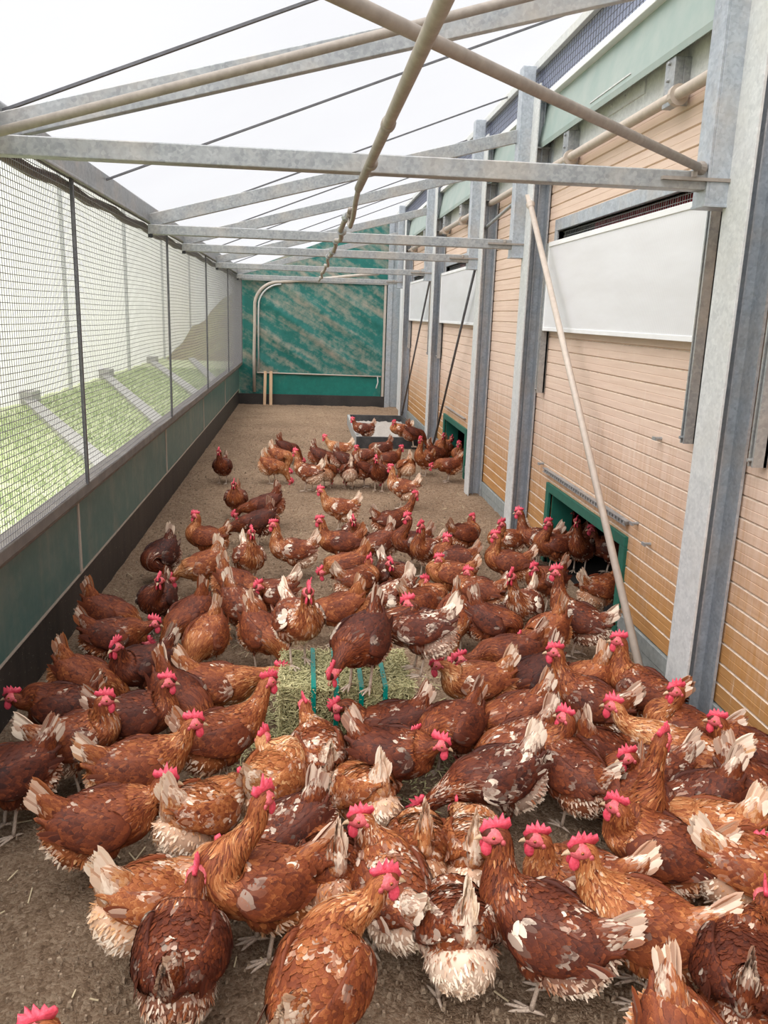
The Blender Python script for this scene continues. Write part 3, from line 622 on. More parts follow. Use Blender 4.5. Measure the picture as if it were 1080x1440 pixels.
for x in (.045, .13, .225, .315):
    q = MB(); w = .009; k = .004
    q.box(x - w, x + w, BY0 - .006, BY0 - .003, 0.01, BZ + .004); q.box(x - w, x + w, BY0 - .006, BY1 + .004, BZ + .004, BZ + .007)
    rel(q, e).build('strap', MT['green_strap'], t)
q = MB()
for i in range(2600):
    a = rng.random() * 6.28; r = abs(rng.normal(0, .22)); x = .17 + math.cos(a) * (r + .2) * 1.15; y = 2.92 + math.sin(a) * (r + .15)
    if BX0 < x < BX1 and BY0 < y < BY1: continue
    d = Vector((rng.normal(), rng.normal(), rng.normal() * .25)).normalized() * (.006 + .016 * rng.random()); p = Vector((x, y, .008 + .014 * rng.random())); q.bar(p - d, p + d, .0036, .0018)
tag(q.build('fallen_hay', MT['hay']), 'loose hay fallen on the floor around the strapped bale', 'hay', kind='stuff')

# ------------------------------------------------------------------ hens
def unit(a): return a / (np.linalg.norm(a, axis=-1, keepdims=True) + 1e-12)
class FM:      # mesh with quads/tris and a colour attribute
    def __init__(s): s.V = []; s.A = []; s.F = []; s.n = 0
    def add(s, V, F, A):
        s.V.append(np.asarray(V, float)); s.A.append(np.asarray(A, float)); s.F.extend([tuple(np.asarray(f) + s.n) for f in F]) if len(F) and not isinstance(F, np.ndarray) else None
        s.n += len(V)
    def addq(s, V, Fq, A):
        s.V.append(V); s.A.append(A); s.F.extend((Fq + s.n).tolist()); s.n += len(V)
    def mesh(s, name, mat):
        me = bpy.data.meshes.new(name); V = np.concatenate(s.V); A = np.concatenate(s.A)
        nf = len(s.F); tot = np.array([len(f) for f in s.F]); flat = np.concatenate([np.asarray(f) for f in s.F]) if nf < 200 else np.fromiter((i for f in s.F for i in f), int)
        me.vertices.add(len(V)); me.vertices.foreach_set('co', V.ravel().astype(np.float32))
        me.loops.add(len(flat)); me.loops.foreach_set('vertex_index', flat.astype(np.int32))
        me.polygons.add(nf); st = np.concatenate([[0], np.cumsum(tot)[:-1]]); me.polygons.foreach_set('loop_start', st.astype(np.int32))
        me.polygons.foreach_set('use_smooth', np.ones(nf, bool)); me.update(calc_edges=True)
        at = me.attributes.new('fc', 'FLOAT_COLOR', 'POINT'); at.data.foreach_set('color', np.hstack([A, np.ones((len(A), 1))]).ravel().astype(np.float32))
        me.materials.append(mat); return me
def catmull(K, n):
    K = np.asarray(K, float); m = len(K); out = []
    Pp = np.vstack([2 * K[0] - K[1], K, 2 * K[-1] - K[-2]])
    for s in np.linspace(0, m - 1, n):
        i = min(int(s), m - 2); t = s - i; a, b, c, d = Pp[i], Pp[i + 1], Pp[i + 2], Pp[i + 3]
        out.append(.5 * (2 * b + (c - a) * t + (2 * a - 5 * b + 4 * c - d) * t * t + (3 * b - a - 3 * c + d) * t ** 3))
    return np.array(out)
def loft(C, ref, Wd, Hu, Hd, N=22):
    """rings -> P[i,k], normal, tangent"""
    C = np.asarray(C); T = unit(np.gradient(C, axis=0)); S = unit(ref - (ref * T).sum(1, keepdims=True) * T); Nn = np.cross(T, S)
    th = np.linspace(0, 2 * np.pi, N, endpoint=False); c, s = np.cos(th), np.sin(th)
    H = np.where(s[None] > 0, Hu[:, None], Hd[:, None])
    Pn = C[:, None] + S[:, None] * (Wd[:, None] * c)[..., None] + Nn[:, None] * (H * s)[..., None]
    return Pn, T, th
def loft_faces(R, N):
    i = np.arange(R - 1)[:, None] * N; k = np.arange(N)[None]; k2 = (k + 1) % N
    return np.stack([i + k, i + k2, i + N + k2, i + N + k], -1).reshape(-1, 4)
ROWS = ((0., .45, .30), (.30, .92, .32), (.62, 1., .42), (.86, .66, .62))
def _leaf(fm, pts, tone, white, n):
    V = np.stack(pts, 1).reshape(-1, 3); k = 13; te = []
    for t, w, e in ROWS: te += [.62 + .33 * t, e * .55, .62 + .33 * t]
    te.append(1.0)
    A = np.stack([np.repeat(tone, k), np.repeat(white, k), np.tile(np.array(te), n)], 1); b = np.arange(n)[:, None] * k + fm.n
    fm.V.append(V); fm.A.append(A)
    for r in range(3):
        for c in range(2): fm.F.extend((b + np.array((3 * r + c, 3 * r + c + 1, 3 * r + c + 4, 3 * r + c + 3))).tolist())
    for c in range(2): fm.F.extend((b + np.array((9 + c, 10 + c, 12))).tolist())
    fm.n += len(V)
def feathers(fm, p, nrm, d, L, Wf, tone, white, lift, rg, cup=.25):
    """free leaf-shaped feathers: root p, outward normal nrm, direction d"""
    n = len(p); d = unit(d - (d * nrm).sum(1, keepdims=True) * nrm); sd = np.cross(d, nrm); L = L[:, None]; Wf = Wf[:, None]; lift = lift[:, None]
    pts = []
    for t, w, e in ROWS:
        for o in (-1, 0, 1): pts.append(p + d * L * t + sd * Wf * (.5 * w * o) + nrm * (lift * t ** 1.3 - Wf * cup * abs(o) * w * .5))
    pts.append(p + d * L + nrm * lift)
    _leaf(fm, pts, tone, white, n)
def surf(G, i, k):
    R, N, _ = G.shape; i = np.clip(i, 0, R - 1.001); i0 = i.astype(int); u = (i - i0)[:, None]; k = np.mod(k, N); k0 = k.astype(int) % N; v = (k - np.floor(k))[:, None]; k1 = (k0 + 1) % N
    return (G[i0, k0] * (1 - u) + G[i0 + 1, k0] * u) * (1 - v) + (G[i0, k1] * (1 - u) + G[i0 + 1, k1] * u) * v
def normals(Pn):
    du = np.gradient(Pn, axis=0); dv = np.roll(Pn, -1, 1) - np.roll(Pn, 1, 1); n = unit(np.cross(du, dv)); c = Pn - Pn.mean(1, keepdims=True)
    return n * np.sign((n * c).sum(-1).mean() + 1e-9)
def hug(fm, Pn, Nm, i, k, L, Wf, tone, white, lift, rg, dirn=-1, skew=None):
    """feathers that follow a lofted surface, pointing along its rings"""
    n = len(i); R, N, _ = Pn.shape; C = Pn.mean(1); ds = np.maximum(np.linalg.norm(np.gradient(C, axis=0), axis=1), 1e-4); seg = np.linalg.norm(np.roll(Pn, -1, 1) - Pn, axis=-1).mean(1)
    ii = np.clip(i.astype(int), 0, R - 1); sp = ds[ii]; rg_ = np.maximum(seg[ii], .0006)
    sk = rg.normal(0, .22, n) if skew is None else skew
    pts = []
    for t, w, e in ROWS + ((1., 0., 1.),):
        for o in ((-1, 0, 1) if w else (0,)):
            a = i + dirn * t * L / sp; q = k + (o * .5 * w * Wf + sk * t * L) / rg_
            s = surf(Pn, a, q); m_ = unit(surf(Nm, a, q)); over = np.maximum(0, -a)[:, None] * sp[:, None]
            T0 = unit(C[0] - C[1]); T1 = unit(C[-1] - C[-2]); s = s + T0 * over + T1 * (np.maximum(0, a - (R - 1))[:, None] * sp[:, None])
            pts.append(s + m_ * (lift * t ** 1.2 + .0008 - .0012 * (t == 0) - .0006 * abs(o))[:, None])
    _leaf(fm, pts, tone, white, n)
def sample(Pn, n, rg, wfun=None):
    R, N, _ = Pn.shape; a = np.roll(Pn, -1, 1)
    e1 = Pn[1:] - Pn[:-1]; e2 = a[:-1] - Pn[:-1]; nn = np.cross(e2, e1); ar = np.linalg.norm(nn, axis=-1)
    w = ar if wfun is None else ar * wfun(np.arange(R - 1)[:, None] / (R - 1) + 0 * ar)
    w = w.ravel() / w.sum(); idx = rg.choice(len(w), n, p=w); i, k = idx // N, idx % N; u, v = rg.random(n)[:, None], rg.random(n)[:, None]; k2 = (k + 1) % N
    p = (Pn[i, k] * (1 - u) + Pn[i + 1, k] * u) * (1 - v) + (Pn[i, k2] * (1 - u) + Pn[i + 1, k2] * u) * v
    cen = Pn.mean(1); c = cen[i] * (1 - u) + cen[i + 1] * u
    nr = unit(np.cross(Pn[i, k2] - Pn[i, k], Pn[i + 1, k] - Pn[i, k])); nr *= np.sign((nr * (p - c)).sum(1, keepdims=True) + 1e-9)
    return p, nr, i + u[:, 0], k + v[:, 0]
def patch(p, ph):
    return .5 + .27 * np.sin(p[:, 0] * 52 + ph) * np.cos(p[:, 1] * 47 + 2 * ph) + .23 * np.sin(p[:, 2] * 61 + p[:, 0] * 25 + 3 * ph)

NECK = {  # head x, z, neck end direction (x,z), head pitch, body pitch
    'high': (.160, .475, (.15, 1.0), -4, 14), 'up': (.195, .420, (.30, .95), -6, 5), 'tuck': (.150, .400, (.35, .9), -8, 4),
    'mid': (.250, .375, (.75, .65), -14, 0), 'fwd': (.290, .315, (.95, .30), -22, -5), 'low': (.280, .150, (.80, -.6), -48, -12), 'peck': (.235, .050, (.35, -.95), -66, -20)}
LZ = .032
HIP = np.array([-.01, 0, .20 + LZ])
def rot_pitch(V, deg):
    a = math.radians(deg); c, s = math.cos(a), math.sin(a); Q = np.array(V, float) - HIP; X = Q[..., 0] * c - Q[..., 2] * s; Z = Q[..., 0] * s + Q[..., 2] * c
    return np.stack([X, Q[..., 1], Z], -1) + HIP
MAT_F = MT['feather']
def plain(fm, V, F, tone=.3, white=.3):
    fm.addq(np.asarray(V, float), np.asarray(F), np.tile([tone, white, .4], (len(V), 1)))
def obj_mesh(name, mb, mat, smooth=True):
    me = bpy.data.meshes.new(name); me.from_pydata(mb.v, [], mb.f); me.update()
    for mm in (mat if isinstance(mat, list) else [mat]): me.materials.append(mm)
    me.polygons.foreach_set('material_index', mb.fm)
    if smooth: me.polygons.foreach_set('use_smooth', [True] * len(me.polygons))
    return me

def hen_parts(neck, yaw, seed, hp=None):
    rg = np.random.default_rng(seed * 101 + int(yaw) + 500); ph = rg.random() * 6.28
    hx, hz, nd, hp_, bp = NECK[neck]; ya = math.radians(yaw)
    hx += rg.normal(0, .008); hz += rg.normal(0, .008)
    parts = []
    # ---- body rings
    B = np.array([[-.165, .262, .012, .012, .012], [-.148, .255, .050, .045, .050], [-.115, .240, .082, .066, .082], [-.06, .226, .104, .080, .098], [.0, .222, .112, .084, .105], [.055, .226, .104, .080, .106]])
    Bc = np.stack([B[:, 0], 0 * B[:, 0], B[:, 1] + LZ], 1); Bc = rot_pitch(Bc, bp)
    fdir = np.array([math.cos(math.radians(bp)), 0, math.sin(math.radians(bp))])
    P0 = rot_pitch(np.array([[.105, 0, .238 + LZ]]), bp)[0]
    Hd = np.array([hx * math.cos(ya * .35), hx * math.sin(ya * .55), hz])
    if neck in ('high', 'up', 'tuck'): Hd[0] = hx - .02 * abs(ya)
    if hp is not None: Hd = np.array(hp, float)
    nd3 = unit(np.array([nd[0] * math.cos(ya * .4), nd[0] * math.sin(ya * .6), nd[1]]))
    Lk = np.linalg.norm(Hd - P0); d0 = unit(fdir + np.array([0, 0, .45 if nd[1] > 0 else -.25]))
    b1 = P0 + d0 * Lk * .36; b2 = Hd - nd3 * Lk * .42
    tt = np.linspace(0, 1, 6)[:, None]; Nc = (1 - tt) ** 3 * P0 + 3 * (1 - tt) ** 2 * tt * b1 + 3 * (1 - tt) * tt ** 2 * b2 + tt ** 3 * Hd
    nr_ = np.array([[.090, .075, .098], [.068, .066, .078], [.049, .052, .056], [.037, .040, .042], [.030, .032, .032], [.0265, .0285, .0275]])
    hdir = unit(np.array([math.cos(math.radians(hp_)) * math.cos(ya), math.cos(math.radians(hp_)) * math.sin(ya), math.sin(math.radians(hp_))]))
    hs = np.array([-math.sin(ya), math.cos(ya), 0]); hu = np.cross(hdir, hs)
    HS = 1.06; top = Hd + hdir * .010 + hu * .013
    Hc = np.stack([top + hdir * .014, top + hdir * .030 - hu * .002, top + hdir * .044 - hu * .006]); hr = np.array([[.0240, .023, .0235], [.018, .0165, .018], [.003, .003, .003]])
    C = np.vstack([Bc, Nc, Hc]); RW = np.vstack([B[:, 2:], nr_, hr])
    wgt = np.concatenate([np.zeros(6), np.linspace(0, 1, 6), np.ones(3)])[:, None]
    ref = np.array([0, 1., 0]) * (1 - wgt) + hs * wgt
    K = np.hstack([C, RW, ref]); D = catmull(K, 56); D[:, 3:6] = np.maximum(D[:, 3:6], .003)
    Pn, T, th = loft(D[:, :3], D[:, 6:9], D[:, 3], D[:, 4], D[:, 5], 22)
    fm = FM(); R, N = 56, 22
    plain(fm, Pn.reshape(-1, 3), loft_faces(R, N), .32, .35)
    # rump fluff and thighs
    def blob(cs, rs, ref_=(0, 1., 0), n=14, pitch=True):
        cc = catmull(np.hstack([np.asarray(cs, float) + np.array([0, 0, LZ]), np.asarray(rs, float)]), 14); ctr = rot_pitch(cc[:, :3], bp * .6) if pitch else cc[:, :3]
        r = np.maximum(cc[:, 3:], .002); return loft(ctr, np.tile(np.array(ref_), (14, 1)), r[:, 0], r[:, 1], r[:, 1], n)
    Fl, Tf, _ = blob([[-.180, 0, .232], [-.174, 0, .222], [-.150, 0, .200], [-.095, 0, .160], [-.02, 0, .140], [.03, 0, .152]], [[.003, .003], [.030, .030], [.070, .062], [.100, .090], [.092, .074], [.03, .03]])
    plain(fm, Fl.reshape(-1, 3), loft_faces(14, 14), .6, .6)
    legx = -.005 + (rg.random() - .5) * .02; stride = (rg.random() - .5) * .06
    hocks = []
    for sgn in (1, -1):
        fx = legx + sgn * stride
        hk = np.array([fx - .018, sgn * .050, .098 + LZ]); hocks.append((hk, fx, sgn))
        Th, Tt, _ = blob([[.01, sgn * .055, .215], [.012, sgn * .062, .185], [(.005 + fx) / 2, sgn * .060, .145], [hk[0], hk[1], .112], [hk[0], hk[1], .098]], [[.02, .02], [.05, .058], [.044, .050], [.020, .022], [.010, .010]], (1., 0, 0), 12, False)
        plain(fm, Th.reshape(-1, 3), loft_faces(14, 12), .45, .4)
        p, nr, iu, kv = sample(Th, 260, rg)
        hug(fm, Th, normals(Th), iu, kv, rg.uniform(.025, .038, 260), rg.uniform(.008, .013, 260), rg.normal(.50, .08, 260), rg.normal(.47, .12, 260), rg.uniform(.002, .006, 260), rg, 1)
    n = 1300; p, nr, iu, kv = sample(Fl, n, rg); d = np.tile(np.array([-.62, 0, -.42]), (n, 1)) + rg.normal(0, .28, (n, 3)); rear = np.clip(np.clip((.245 - p[:, 2]) / .07, 0, 1) * .8 + np.clip((-.09 - p[:, 0]) / .05, 0, 1) * .45, 0, 1)
    feathers(fm, p - nr * .004, nr, d, rg.uniform(.024, .042, n), rg.uniform(.005, .010, n), rg.normal(.56, .08, n) + .22 * rear, np.clip(.43 + .46 * rear + (patch(p, ph) - .5) * .4 + rg.normal(0, .09, n), 0, 1), rg.uniform(.001, .007, n), rg)
    # main coat
    Nm = normals(Pn)
    def coat(n, lo, hi, Lr, Wr, tone_m, white_m, lift, pk, tj=.07):
        p, nr, iu, kv = sample(Pn, n, rg, lambda u: ((u >= lo) & (u < hi)) * 1.0)
        o_ = np.argsort(-iu); p, nr, iu, kv = p[o_], nr[o_], iu[o_], kv[o_]; low = np.clip(-nr[:, 2] * 1.5, 0, 1)
        w = np.clip(white_m + (patch(p, ph) - .5) * pk * .85 + rg.normal(0, .13, n), 0, 1)
        tn = rg.normal(tone_m, tj, n) + low * .10 + (patch(p, ph + 2) - .5) * .20
        hug(fm, Pn, Nm, iu, kv, rg.uniform(*Lr, n), rg.uniform(*Wr, n), tn, w + low * .12, rg.uniform(*lift, n), rg)
    u_body = 5.0 / 14; u_neck = 7.0 / 14; u_head = 11.0 / 14
    coat(1300, .02, u_body + .03, (.030, .046), (.014, .020), .42, .37, (.002, .006), .75)
    coat(800, u_body - .02, u_neck, (.026, .040), (.009, .015), .48, .38, (.002, .006), .75)
    coat(1000, u_neck - .02, u_head, (.024, .040), (.0045, .0075), .58, .34, (.0015, .005), .55, .10)
    coat(300, u_head - .02, .835, (.010, .016), (.0035, .005), .54, .22, (.0005, .002), .2)
    parts.append(('hen', fm.mesh('hen_body', MAT_F), None))
    # ---- wings
    for sgn in (1, -1):
        wm = FM(); ks = np.array([[.085, .080, .248, .012, .030], [.065, .097, .243, .017, .052], [.02, .106, .236, .018, .064], [-.04, .100, .236, .017, .060], [-.10, .078, .244, .014, .044], [-.145, .052, .256, .010, .026], [-.165, .040, .262, .004, .008]])
        cs = np.stack([ks[:, 0], sgn * ks[:, 1], ks[:, 2] + LZ], 1); cs = rot_pitch(cs, bp); cc = catmull(np.hstack([cs, ks[:, 3:]]), 24)
        tilt = np.array([0, 1., .35 * sgn]); Wn, Tw, _ = loft(cc[:, :3], np.tile(unit(tilt), (24, 1)), cc[:, 3], cc[:, 4], cc[:, 4], 14)
        plain(wm, Wn.reshape(-1, 3), loft_faces(24, 14), .3, .35)
        p, nr, iu, kv = sample(Wn, 900, rg); keep = nr[:, 1] * sgn > -.15; p, nr, iu, kv = p[keep], nr[keep], iu[keep], kv[keep]; n = len(p); fr = iu / 23
        order = np.argsort(fr); p, nr, iu, fr, kv = p[order], nr[order], iu[order], fr[order], kv[order]
        L = .024 + .020 * fr + rg.uniform(0, .008, n); w = np.clip(.35 + (patch(p, ph + 1) - .5) * .55 + rg.normal(0, .08, n) + .22 * (fr < .12), 0, 1)
        hug(wm, Wn, normals(Wn), iu, kv, L, L * rg.uniform(.36, .50, n), rg.normal(.36, .08, n) + (patch(p, ph + 2) - .5) * .2, w, rg.uniform(.0015, .005, n), rg, 1)
        n = 16; f = np.linspace(0, 1, n); base = np.stack([-.02 - .085 * f, sgn * (.108 - .030 * f), .190 + LZ + .045 * f], 1); base = rot_pitch(base, bp)
        nr = np.tile(unit(np.array([-.1, sgn * 1., .30])), (n, 1)); d = np.tile(np.array([-1., -.22 * sgn, .14 + .02 * rg.normal()]), (n, 1)) + rg.normal(0, .02, (n, 3)); d = rot_pitch(d + HIP, bp) - HIP
        feathers(wm, base + nr * (.004 + .0006 * np.arange(n)[:, None]), nr, d, rg.uniform(.080, .098, n), rg.uniform(.020, .026, n), rg.normal(.36, .07, n), np.clip(rg.normal(.45, .14, n), 0, 1), rg.uniform(.001, .004, n), rg, .12)
        parts.append(('wing', wm.mesh('wing', MAT_F), None))
    # ---- tail
    tm = FM(); tb = np.array([-.135, 0, .262 + LZ]); el = math.radians(rg.uniform(50, 66)); td = np.array([-math.cos(el), 0, math.sin(el)])
    cc = np.stack([tb + td * s for s in np.linspace(-.035, .108, 10)]); rr = np.array([.044, .058, .062, .058, .051, .044, .036, .028, .018, .004]); cc = rot_pitch(cc, bp)
    tdr = rot_pitch((td + HIP)[None], bp)[0] - HIP
    Tn, Tt, _ = loft(cc, np.tile(np.array([0, 1., 0]), (10, 1)), rr * .62, rr, rr, 14); plain(tm, Tn.reshape(-1, 3), loft_faces(10, 14), .48, .5)
    n = 520; p, nr, iu, kv = sample(Tn, n, rg); o_ = np.argsort(iu); p, iu, kv = p[o_], iu[o_], kv[o_]
    hug(tm, Tn, normals(Tn), iu, kv, rg.uniform(.030, .048, n), rg.uniform(.010, .016, n), rg.normal(.54, .08, n), np.clip(.50 + .26 * iu / 9 + (patch(p, ph) - .5) * .5 + rg.normal(0, .08, n), 0, 1), rg.uniform(.001, .005, n), rg, 1)
    n = 18; sg_ = np.where(np.arange(n) % 2 == 0, 1., -1.); f = (np.arange(n) // 2) / 8.0
    upv = np.array([math.sin(el), 0, math.cos(el)]); upv = rot_pitch((upv + HIP)[None], bp)[0] - HIP
    base = rot_pitch(tb + td * .03, bp)[None] + np.outer(-f * .044 + .026, upv) + np.outer(sg_ * (.0005 + .017 * f), [0, 1., 0])
    d = tdr[None] + np.outer(.05 - .20 * f, upv) + np.outer(sg_ * (-.01 + .05 * f), [0, 1., 0]); nr = unit(np.outer(sg_, [0, 1., 0]) + upv[None] * .35)
    feathers(tm, base, nr, d, .128 - .040 * f + rg.normal(0, .005, n), rg.uniform(.023, .029, n), rg.normal(.64, .07, n), np.clip(rg.normal(.80, .10, n), 0, 1), rg.uniform(0, .004, n), rg, .2)
    parts.append(('tail', tm.mesh('tail', MAT_F), None))
    # ---- head furniture (frame: hdir, hs, hu at top)
    def HP(a, b, c): return top + (hdir * a + hs * b + hu * c) * HS
    lean = rg.normal(0, .10) + .08
    cj = 1 + rg.normal(0, .09, 5); prof = [(-.028, .012), (-.038, .024), (-.033, .040 * cj[0]), (-.023, .030), (-.017, .050 * cj[1]), (-.008, .034), (.001, .058 * cj[2]), (.008, .036), (.016, .053 * cj[3]), (.021, .032), (.030, .044 * cj[4]), (.034, .024), (.042, .013), (.037, .005), (.015, .011), (-.010, .016)]
    q = MB(); n = len(prof); v = []
    for s_ in (1, -1):
        for a, c in prof: v.append(HP(a * 1.05, s_ * (.0055 if c < .028 else .0022) + lean * max(0, c - .02), c * 1.0))
    cx = HP(.0, .006 + lean * .005, .025); cx2 = HP(.0, -.006 + lean * .005, .025); v += [cx, cx2]
    fcs = [(2 * n, i, (i + 1) % n) for i in range(n)] + [(2 * n + 1, n + (i + 1) % n, n + i) for i in range(n)] + [(i, n + i, n + (i + 1) % n, (i + 1) % n) for i in range(n)]
    q.add(v, fcs); parts.append(('comb', obj_mesh('comb', q, MT['comb']), None))
    for s_ in (1, -1):
        q = MB(); v = []; m_ = 10
        dn = unit(np.array([0, 0, -1.]) * .8 - hu * .4); base = HP(.026, s_ * .008, -.012); sw = unit(hdir - (hdir * dn).sum() * dn); sdv = np.cross(dn, sw)
        for i, (t_, r_) in enumerate(((0, .007), (.010, .012), (.022, .0165), (.034, .0155), (.043, .009), (.047, .001))):
            for k in range(m_):
                a = 2 * math.pi * k / m_; v.append(base + dn * t_ + sw * math.cos(a) * r_ + sdv * math.sin(a) * r_ * .38 + hs * s_ * t_ * .12)
        q.add(v, [(i * m_ + k, i * m_ + (k + 1) % m_, (i + 1) * m_ + (k + 1) % m_, (i + 1) * m_ + k) for i in range(5) for k in range(m_)])
        parts.append(('wattle', obj_mesh('wattle', q, MT['comb']), None))
    # bare face: mask hugging the front of the head
    q = MB(); v = []; m_ = 16; A_ = [(-.014, .0250, .011, -.004), (-.007, .0282, .0205, -.003), (.004, .0290, .0240, -.003), (.014, .0275, .0240, -.003), (.024, .0230, .0208, -.004), (.033, .0150, .0145, -.006), (.038, .008, .009, -.007)]
    for (a, rw, rh, dz) in A_:
        for k in range(m_):
            an = 2 * math.pi * k / m_; v.append(HP(a, math.cos(an) * rw, math.sin(an) * rh + dz))
    q.add(v, [(i * m_ + k, i * m_ + (k + 1) % m_, (i + 1) * m_ + (k + 1) % m_, (i + 1) * m_ + k) for i in range(6) for k in range(m_)])
    for s_ in (1, -1):      # ear lobe
        c0 = HP(-.014, s_ * .0235, -.013); u_ = MB()
        uv = [c0 + hdir * (.007 * math.cos(a)) + hu * (.009 * math.sin(a)) for a in np.linspace(0, 6.28, 9)[:8]]; uv2 = [x + hs * s_ * .004 for x in uv]
        q.add(uv + uv2, [(i, (i + 1) % 8, 8 + (i + 1) % 8, 8 + i) for i in range(8)] + [tuple(range(8, 16))])
    parts.append(('face', obj_mesh('face', q, MT['face']), None))
    q = MB(); v = []; m_ = 10
    for (a, rw, rh, dz) in ((.032, .0092, .0095, -.006), (.042, .0075, .0075, -.0075), (.052, .0045, .005, -.0105), (.059, .001, .001, -.0155)):
        for k in range(m_):
            an = 2 * math.pi * k / m_; v.append(HP(a, math.cos(an) * rw, math.sin(an) * rh + dz))
    q.add(v, [(i * m_ + k, i * m_ + (k + 1) % m_, (i + 1) * m_ + (k + 1) % m_, (i + 1) * m_ + k) for i in range(3) for k in range(m_)])
    parts.append(('beak', obj_mesh('beak', q, MT['beak']), None))
    for s_ in (1, -1):
        q = MB(); c0 = HP(.011, s_ * .0272, .004)
        def ball(c, r, mi, squash=.7):
            v = []; 
            for i in range(5):
                la = -1.57 + 3.14 * i / 4
                for k in range(8):
                    lo = k * .785; v.append(c + hdir * r * math.cos(la) * math.cos(lo) + hu * r * math.cos(la) * math.sin(lo) + hs * s_ * r * squash * math.sin(la))
            q.add(v, [(i * 8 + k, i * 8 + (k + 1) % 8, (i + 1) * 8 + (k + 1) % 8, (i + 1) * 8 + k) for i in range(4) for k in range(8)], mi)
        ball(c0, .0052, 0); ball(c0 + hs * s_ * .0022, .0028, 1)
        parts.append(('eye', obj_mesh('eye', q, [MT['eye'], MT['pupil']]), None))
    # ---- legs
    for hk, fx, sgn in hocks:
        q = MB(); ank = Vector((fx, sgn * .048, .020)); hkv = Vector(hk)
        q.tube([hkv + Vector((.012, 0, .028)), hkv, hkv.lerp(ank, .5), ank.lerp(hkv, .1), ank + Vector((0, 0, -.006))], [.010, .0078, .0062, .0072, .0080], 10)
        sp_ = rg.uniform(.30, .50)
        for a, l in ((-sp_, .052), (0, .064), (sp_, .052), (math.pi + .2 * sgn, .026)):
            dv = Vector((math.cos(a), math.sin(a), 0)); b0 = ank + Vector((0, 0, -.008))
            q.tube([b0 - dv * .004, b0 + dv * l * .35 + Vector((0, 0, -.004)), b0 + dv * l * .72 + Vector((0, 0, -.0055)), b0 + dv * l + Vector((0, 0, -.0075)), b0 + dv * (l + .013) + Vector((0, 0, -.011))], [.0066, .0056, .0050, .0042, .0008], 8)
        parts.append(('leg', obj_mesh('leg', q, MT['shank']), None))
    return parts
CACHE = {}
def hen(x, y, z, head, sc, neck, yaw, seed, tone, white, label, hp=None):
    key = (neck, yaw, seed, hp)
    if key not in CACHE:
        ps = hen_parts(neck, yaw, seed, hp); root = None; kids = []
        for nm, me, _ in ps:
            o = bpy.data.objects.new(nm, me); COL.objects.link(o)
            if root is None: root = o
            else: o.parent = root; kids.append(o)
        CACHE[key] = (root, kids); r, ks = root, kids
    else:
        p0, k0 = CACHE[key]; r = p0.copy(); COL.objects.link(r); ks = []
        for c0 in k0:
            c = c0.copy(); c.parent = r; COL.objects.link(c); ks.append(c)
    r.location = (x, y, z); r.rotation_euler = (0, 0, math.radians(head)); r.scale = (sc, sc, sc)
    for o in [r] + ks: o.color = (tone, white, .5, 1)
    tag(r, label, 'hen', 'brown hens of the flock')
    return r
